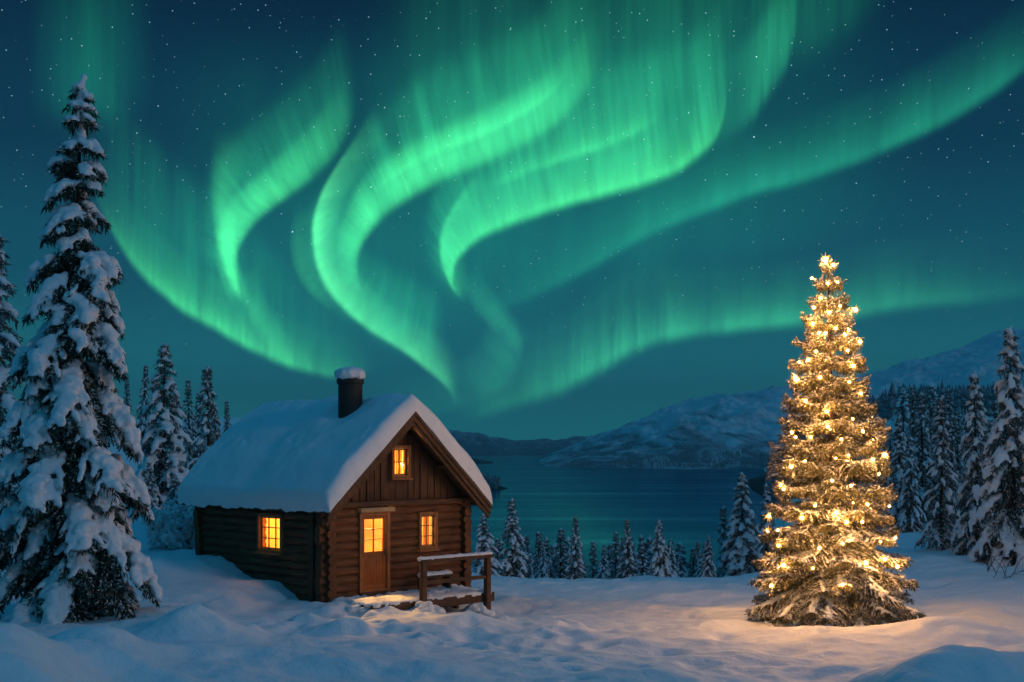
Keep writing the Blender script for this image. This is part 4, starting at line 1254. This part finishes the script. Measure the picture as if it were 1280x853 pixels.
# door: frame, leaf with lower panel, glazed top
dx0, dx1, dz0, dz1 = DOOR
fr = MB()
fr.box(dx0 - .01, dx0 + .085, -.175, .05, dz0, dz1, bev=.008); fr.box(dx1 - .085, dx1 + .01, -.175, .05, dz0, dz1, bev=.008)
fr.box(dx0 + .086, dx1 - .086, -.165, .05, dz1 - .09, dz1, bev=.008); fr.box(dx0 + .086, dx1 - .086, -.165, .05, dz0, dz0 + .05, bev=.006)
fr.build('door_frame', M['frame'], cabin)
L0, L1, Z0, Z1 = dx0 + .092, dx1 - .092, dz0 + .055, dz1 - .095
ZM = 1.22
dl = MB(); st = .085
dl.box(L0, L0 + st, -.115, -.07, Z0, Z1, bev=.006); dl.box(L1 - st, L1, -.115, -.07, Z0, Z1, bev=.006)
dl.box(L0 + st, L1 - st, -.114, -.071, Z0, Z0 + .12, bev=.006); dl.box(L0 + st, L1 - st, -.114, -.071, ZM - .10, ZM, bev=.006)
dl.box(L0 + st, L1 - st, -.114, -.071, Z1 - .08, Z1, bev=.006)
nbd = 6
for i in range(nbd):
    a = L0 + st + (L1 - L0 - 2 * st) * i / nbd; b_ = L0 + st + (L1 - L0 - 2 * st) * (i + 1) / nbd
    dl.box(a + .002, b_ - .002, -.100, -.078, Z0 + .118, ZM - .098, bev=.005)
door = dl.build('door', M['door'], cabin)
wi = MB()
gx0, gx1, gz0, gz1 = L0 + st, L1 - st, ZM, Z1 - .08
xm_ = (gx0 + gx1) / 2
wi.box(xm_ - .017, xm_ + .017, -.108, -.076, gz0, gz1, bev=.004)
for i in (1, 2):
    zz = gz0 + (gz1 - gz0) * (i / 3 + (.04 if i == 1 else .02)); wi.box(gx0, gx1, -.105, -.079, zz - .013, zz + .013, bev=.003)
wi.build('glazing_bars', M['sash'], door)
g = MB(); g.box(gx0 - .005, gx1 + .005, -.095, -.090, gz0 - .005, gz1 + .005); g.build('pane', M['glass'], door)
hb = MB(); hb.tube([(L1 - .04, -.112, 1.18), (L1 - .04, -.16, 1.18)], .012, 8); hb.tube([(L1 - .045, -.158, 1.18), (L1 - .14, -.158, 1.175)], .011, 8); hb.box(L1 - .06, L1 - .02, -.121, -.113, 1.10, 1.26, bev=.003)
hb.build('handle', M['iron'], door)
mb = MB(); mb.box(dx0 - .04, dx1 + .10, -.26, -.10, dz1 + .004, dz1 + .115, bev=.012); mb.build('lintel', M['lintel'], cabin)
mb = MB(); mb.box(dx0 - .02, dx1 + .02, -.24, -.125, dz0 - .07, dz0 - .003, bev=.01); mb.build('threshold', M['deck'], cabin)

# inside: pale boards on the walls the windows look at, floor, and one lamp
for bx_ in ((.16, W_ - .16, D2 - .19, D2 - .16, .2, 2.45), (W_ - .19, W_ - .16, .2, D2 - .2, .2, 2.7), (.16, .19, 2.9, D2 - .2, .2, 2.7), (.16, .19, .2, 1.4, .2, 2.7)):
    mb = MB(); mb.box(*bx_); mb.build('inner_wall', M['inside'], cabin, smooth=False)
mb = MB(); mb.box(.15, W_ - .15, .15, D2 - .15, .12, .20); mb.build('floor', M['inside'], cabin, smooth=False)
def lining(xa, xb):
    za, zb = roof_z(xa) - .12, roof_z(xb) - .12
    m2 = MB(); v = [(xa, .07, za), (xb, .07, zb), (xb, D2 - .07, zb), (xa, D2 - .07, za)]
    m2.add(v + [(x, y, z - .03) for x, y, z in v], [(0, 1, 2, 3), (7, 6, 5, 4), (0, 4, 5, 1), (1, 5, 6, 2), (2, 6, 7, 3), (3, 7, 4, 0)])
    m2.build('ceiling', M['inside'], cabin, smooth=False)
lining(.12, RIDGE_X - .002); lining(RIDGE_X + .002, W_ - .12)
def lamp(name, loc, energy, colr, rad):
    ld = bpy.data.lights.new(name, 'POINT'); ld.energy = energy; ld.color = colr; ld.shadow_soft_size = rad
    lo = bpy.data.objects.new(name, ld); col.objects.link(lo); lo.parent = cabin; lo.location = loc
    return lo
WARM = (1.0, .58, .18)
lamp('room_lamp', (1.25, 2.35, 2.34), 270, WARM, .10)
lamp('door_lamp', (1.75, .50, 2.33), 620, WARM, .10)

# chair and table seen through the door glass
def wpt(x, y, z=0): 
    a, b = cab(x, y); return (a, b, z)
chair = empty('chair', wpt(1.25, .75, .20), CA + .3); tag(chair, 'dark wooden chair seen through the glass of the cabin door', 'chair')
mb = MB(); mb.box(-.2, .2, -.2, .2, .42, .46, bev=.01); mb.build('seat', M['door'], chair)
mb = MB()
for sx in (-.18, .18): mb.box(sx - .02, sx + .02, .16, .20, .46, 1.50, bev=.005)
for zz in (.75, 1.0, 1.25, 1.43): mb.box(-.16, .16, .165, .19, zz, zz + .07, bev=.005)
mb.build('backrest', M['door'], chair)
for sx in (-.17, .17):
    for sy in (-.17, .17):
        mb = MB(); mb.box(sx - .02, sx + .02, sy - .02, sy + .02, 0, .42, bev=.004); mb.build('leg', M['door'], chair)
tb = empty('table', wpt(3.2, 1.0, .20), CA); tag(tb, 'small wooden table behind the front window of the cabin', 'table')
mb = MB(); mb.box(-.5, .5, -.35, .35, .82, .87, bev=.01); mb.build('tabletop', M['door'], tb)
for sx in (-.43, .43):
    for sy in (-.28, .28):
        mb = MB(); mb.box(sx - .03, sx + .03, sy - .03, sy + .03, 0, .82, bev=.005); mb.build('leg', M['door'], tb)
pot = empty('potted_plant', wpt(3.22, .82, 1.07), 0); tag(pot, 'small potted plant on the table inside the front window', 'plant')
mb = MB(); mb.tube([(0, 0, 0), (0, 0, .16)], [.07, .10], 14); mb.build('pot', M['clay'], pot)
mb = MB()
for i in range(26):
    a = i * 2.4; l = _r.uniform(.12, .3)
    d = Vector((math.cos(a) * .6, math.sin(a) * .6, 1)).normalized(); p0 = Vector((0, 0, .15)); s_ = d.orthogonal().normalized() * .025
    mb.add([p0, p0 + d * l * .6 + s_, p0 + d * l, p0 + d * l * .6 - s_], [(0, 1, 2, 3)])
mb.build('leaves', M['needles'], pot)

# ================================================================== porch
porch = empty('porch', (CX, CY, 0), CA)
tag(porch, 'low wooden porch with a snow-capped railing in front of the cabin door', 'porch')
DZ = .10; P0, P1, PD = .05, 4.02, -1.62
mb = MB(); y = -.17
while y > PD + .02:
    mb.box(P0 + _r.uniform(-.02, .02), P1 + _r.uniform(-.03, .03), max(y - .13, PD), y - .008, DZ - .045, DZ, bev=.006); y -= .135
mb.build('deck', M['deck'], porch)
mb = MB(); mb.box(P0 - .02, P1 + .05, PD - .055, PD - .002, DZ - .21, DZ + .015, bev=.01); mb.build('fascia', M['deck'], porch)
mb = MB(); mb.box(P1 + .035, P1 + .08, PD, -.2, DZ - .21, DZ + .01, bev=.01); mb.build('end_board', M['deck'], porch)
RX0, RX1 = 1.58, 3.74
for xx, zb in ((RX0, -.35), (RX1, -.85)):
    mb = MB(); mb.box(xx - .07, xx + .07, PD - .195, PD - .058, zb, 1.03, bev=.010); mb.build('post', M['deck'], porch)
mb = MB(); mb.box(RX0 - .12, RX1 + .14, PD - .225, PD - .03, 1.020, 1.105, bev=.012); rail = mb.build('top_rail', M['deck'], porch)
mb = MB(); mb.box(RX0 + .072, RX1 - .072, PD - .16, PD - .095, .49, .585, bev=.008); mb.build('mid_rail', M['deck'], porch)
mb = MB(); mb.box(P1 - .16, P1 - .05, PD + .04, PD + .15, -.9, DZ - .05, bev=.008); mb.build('support_post', M['deck'], porch)
mb = MB(); mb.box(P1 - .16, P1 - .05, -.45, -.34, -.9, DZ - .05, bev=.008); mb.build('support_post', M['deck'], porch)
def snow_strip(x0, x1, y, z, w, h, seed, ry=None):
    r = np.random.default_rng(seed); out = []
    n = int((x1 - x0) / .05)
    for i in range(n + 1):
        x = x0 + (x1 - x0) * i / n
        out.append((np.array([x, y + r.normal(0, w * .08), z + r.normal(0, .004)]), [np.array([.075, 0, 0]), np.array([0, w * r.uniform(.9, 1.1), 0]), np.array([0, 0, h * r.uniform(.85, 1.2)])]))
    return out
s_ = blobs_mesh('snow', snow_strip(RX0 - .08, RX1 + .09, PD - .125, 1.115, .105, .06, 1) + [(np.array([RX0 - .08, PD - .12, 1.11]), [np.array([.10, 0, 0]), np.array([0, .09, 0]), np.array([0, 0, .065])])], .016, .012, 3)
link(s_, 'snow', rail, M['snow_tree'])
# trodden snow over the deck
r2 = np.random.default_rng(3)
bl = []
for i in range(520):
    x = r2.uniform(P0 + .05, P1 - .05); y = r2.uniform(PD + .02, -.22)
    h = .05 + .05 * (r2.random()) + (.10 * max(0, (x - 2.2) / 1.8) * max(0, (y + 1.2) / 1.2) if y > -1.2 else 0)
    bl.append((np.array([x, y, DZ + .005]), [np.array([r2.uniform(.12, .22), 0, 0]), np.array([0, r2.uniform(.10, .18), 0]), np.array([0, 0, h])]))
for i in range(40):
    x = r2.uniform(P0, P1 - .1); bl.append((np.array([x, PD - .005, DZ + .02]), [np.array([.12, 0, 0]), np.array([0, .05, 0]), np.array([0, 0, .045])]))
ds = blobs_mesh('snow', bl, .028, .05, 2)
link(ds, 'snow', porch, M['snow_ground'])
# heap at the foot of the rail post and by the steps
for nm, (x, y, z), sx, sz, seed, lab in (('snow_heap', (RX0 - .02, PD - .28, -.16), .34, .30, 5, 'lumpy heap of snow against the left railing post of the porch'),
                                        ('snow_heap', (.25, -.9, -.02), .55, .17, 6, 'low heap of snow covering the left end of the porch'),
                                        ('snow_heap', (RX1 - .35, PD - .10, -.42), .40, .30, 8, 'heap of snow under the right end of the porch')):
    r2 = np.random.default_rng(seed); bl = []
    for i in range(22):
        a = r2.uniform(0, 6.28); q = math.sqrt(r2.random()) * sx
        rr_ = r2.uniform(.08, .17)
        bl.append((np.array([q * math.cos(a), q * math.sin(a), sz * (1 - (q / sx) ** 2) * r2.uniform(.5, 1)]), [np.array([rr_, 0, 0]), np.array([0, rr_, 0]), np.array([0, 0, rr_ * .8])]))
    hm = blobs_mesh(nm, bl, .035, .06, 2)
    hm.materials.append(M['snow_ground']); hm.polygons.foreach_set('use_smooth', [True] * len(hm.polygons))
    o = bpy.data.objects.new(nm, hm); col.objects.link(o); o.location = wpt(x, y, z); tag(o, lab, 'snow heap')
# bench under the front window
bench = empty('bench', wpt(3.02, -.55, DZ), CA); tag(bench, 'small plank bench capped with snow against the cabin front wall', 'bench')
mb = MB(); mb.box(-.50, .50, -.16, .16, .40, .45, bev=.01); bs = mb.build('seat', M['deck'], bench)
for sx in (-.42, .42):
    mb = MB(); mb.box(sx - .03, sx + .03, -.14, .14, 0, .398, bev=.008); mb.build('leg', M['deck'], bench)
link(blobs_mesh('snow', snow_strip(-.47, .47, 0, .47, .16, .085, 9), .022, .015, 3), 'snow', bs, M['snow_tree'])

# ================================================================== shrubs
def shrub(name, x, y, n, h, spread, seed, snowy, label):
    r = np.random.default_rng(seed)
    root = empty(name, (x, y, gz(x, y) - .03)); tag(root, label, 'shrub', 'bare shrubs in the snow')
    mb = MB(); bl = []
    def stem(p, d, L, rad, depth):
        pts = [p]
        for i in range(5):
            d = (d + Vector(r.normal(0, .13, 3))).normalized(); pts.append(pts[-1] + d * (L / 5))
        mb.tube(pts, [rad * (1 - .15 * i) for i in range(6)], 5, caps=False)
        if snowy:
            for q in pts[2:]:
                if r.random() < .6:
                    k = r.uniform(.025, .06); bl.append((np.array(q) + np.array([0, 0, k * .4]), [np.array([k * 1.3, 0, 0]), np.array([0, k * 1.3, 0]), np.array([0, 0, k])]))
        if depth:
            for q in pts[1:-1]:
                for _ in range(2):
                    if r.random() < .75: stem(q, (d + Vector(r.normal(0, .6, 3))).normalized(), L * .5, rad * .55, depth - 1)
    for i in range(n):
        a = r.uniform(0, 6.28)
        stem(Vector((r.normal(0, spread * .25), r.normal(0, spread * .25), 0)), Vector((math.cos(a) * spread, math.sin(a) * spread, 1)).normalized(), h * r.uniform(.6, 1.05), .010, 2 if snowy else 1)
    mb.build('stems', M['twig'], root)
    if bl: link(blobs_mesh('snow', bl, .03, .02, 1), 'snow', root, M['snow_tree'])
def gpx(px, py, Y): return ((px - 640) / F * Y, Y)
x, y = gpx(236, 0, 37.5); shrub('bare_shrub', x, y, 9, 1.3, .5, 1, True, 'frosted shrub against the back corner of the cabin wall')
x, y = gpx(205, 0, 36.5); shrub('bare_shrub', x, y, 10, 1.0, .6, 2, True, 'frosted low shrub between the big left spruce and the cabin')
x, y = gpx(225, 0, 39.5); shrub('bare_shrub', x, y, 10, 1.2, .6, 5, True, 'snow-clotted shrub on the bank behind the cabin back corner')
x, y = gpx(1262, 0, 38.0); shrub('bare_shrub', x, y, 5, 1.1, .7, 3, False, 'thin bare twigs sticking out of the snow at the right edge')
x, y = gpx(1240, 0, 39.0); shrub('bare_shrub', x, y, 4, .8, .8, 4, False, 'short bare twigs beside the taller ones under the right-hand spruces')

# ================================================================== haze: the cold air between here and the mountains
m = bpy.data.materials.new('cold_air'); m.use_nodes = True; nt = m.node_tree; nt.nodes.clear()
pv = nt.nodes.new('ShaderNodeVolumePrincipled'); ou = nt.nodes.new('ShaderNodeOutputMaterial')
pv.inputs['Color'].default_value = (.55, .80, .92, 1)
pv.inputs['Density'].default_value = .00017
pv.inputs['Anisotropy'].default_value = 0
nt.links.new(pv.outputs[0], ou.inputs['Volume'])
mb = MB(); mb.box(-6900, 6900, -60, 6600, LZ - 60, 290)
hz = mb.build('haze', m, smooth=False)
tag(hz, 'thin cold haze that turns the far mountains blue', kind='stuff')
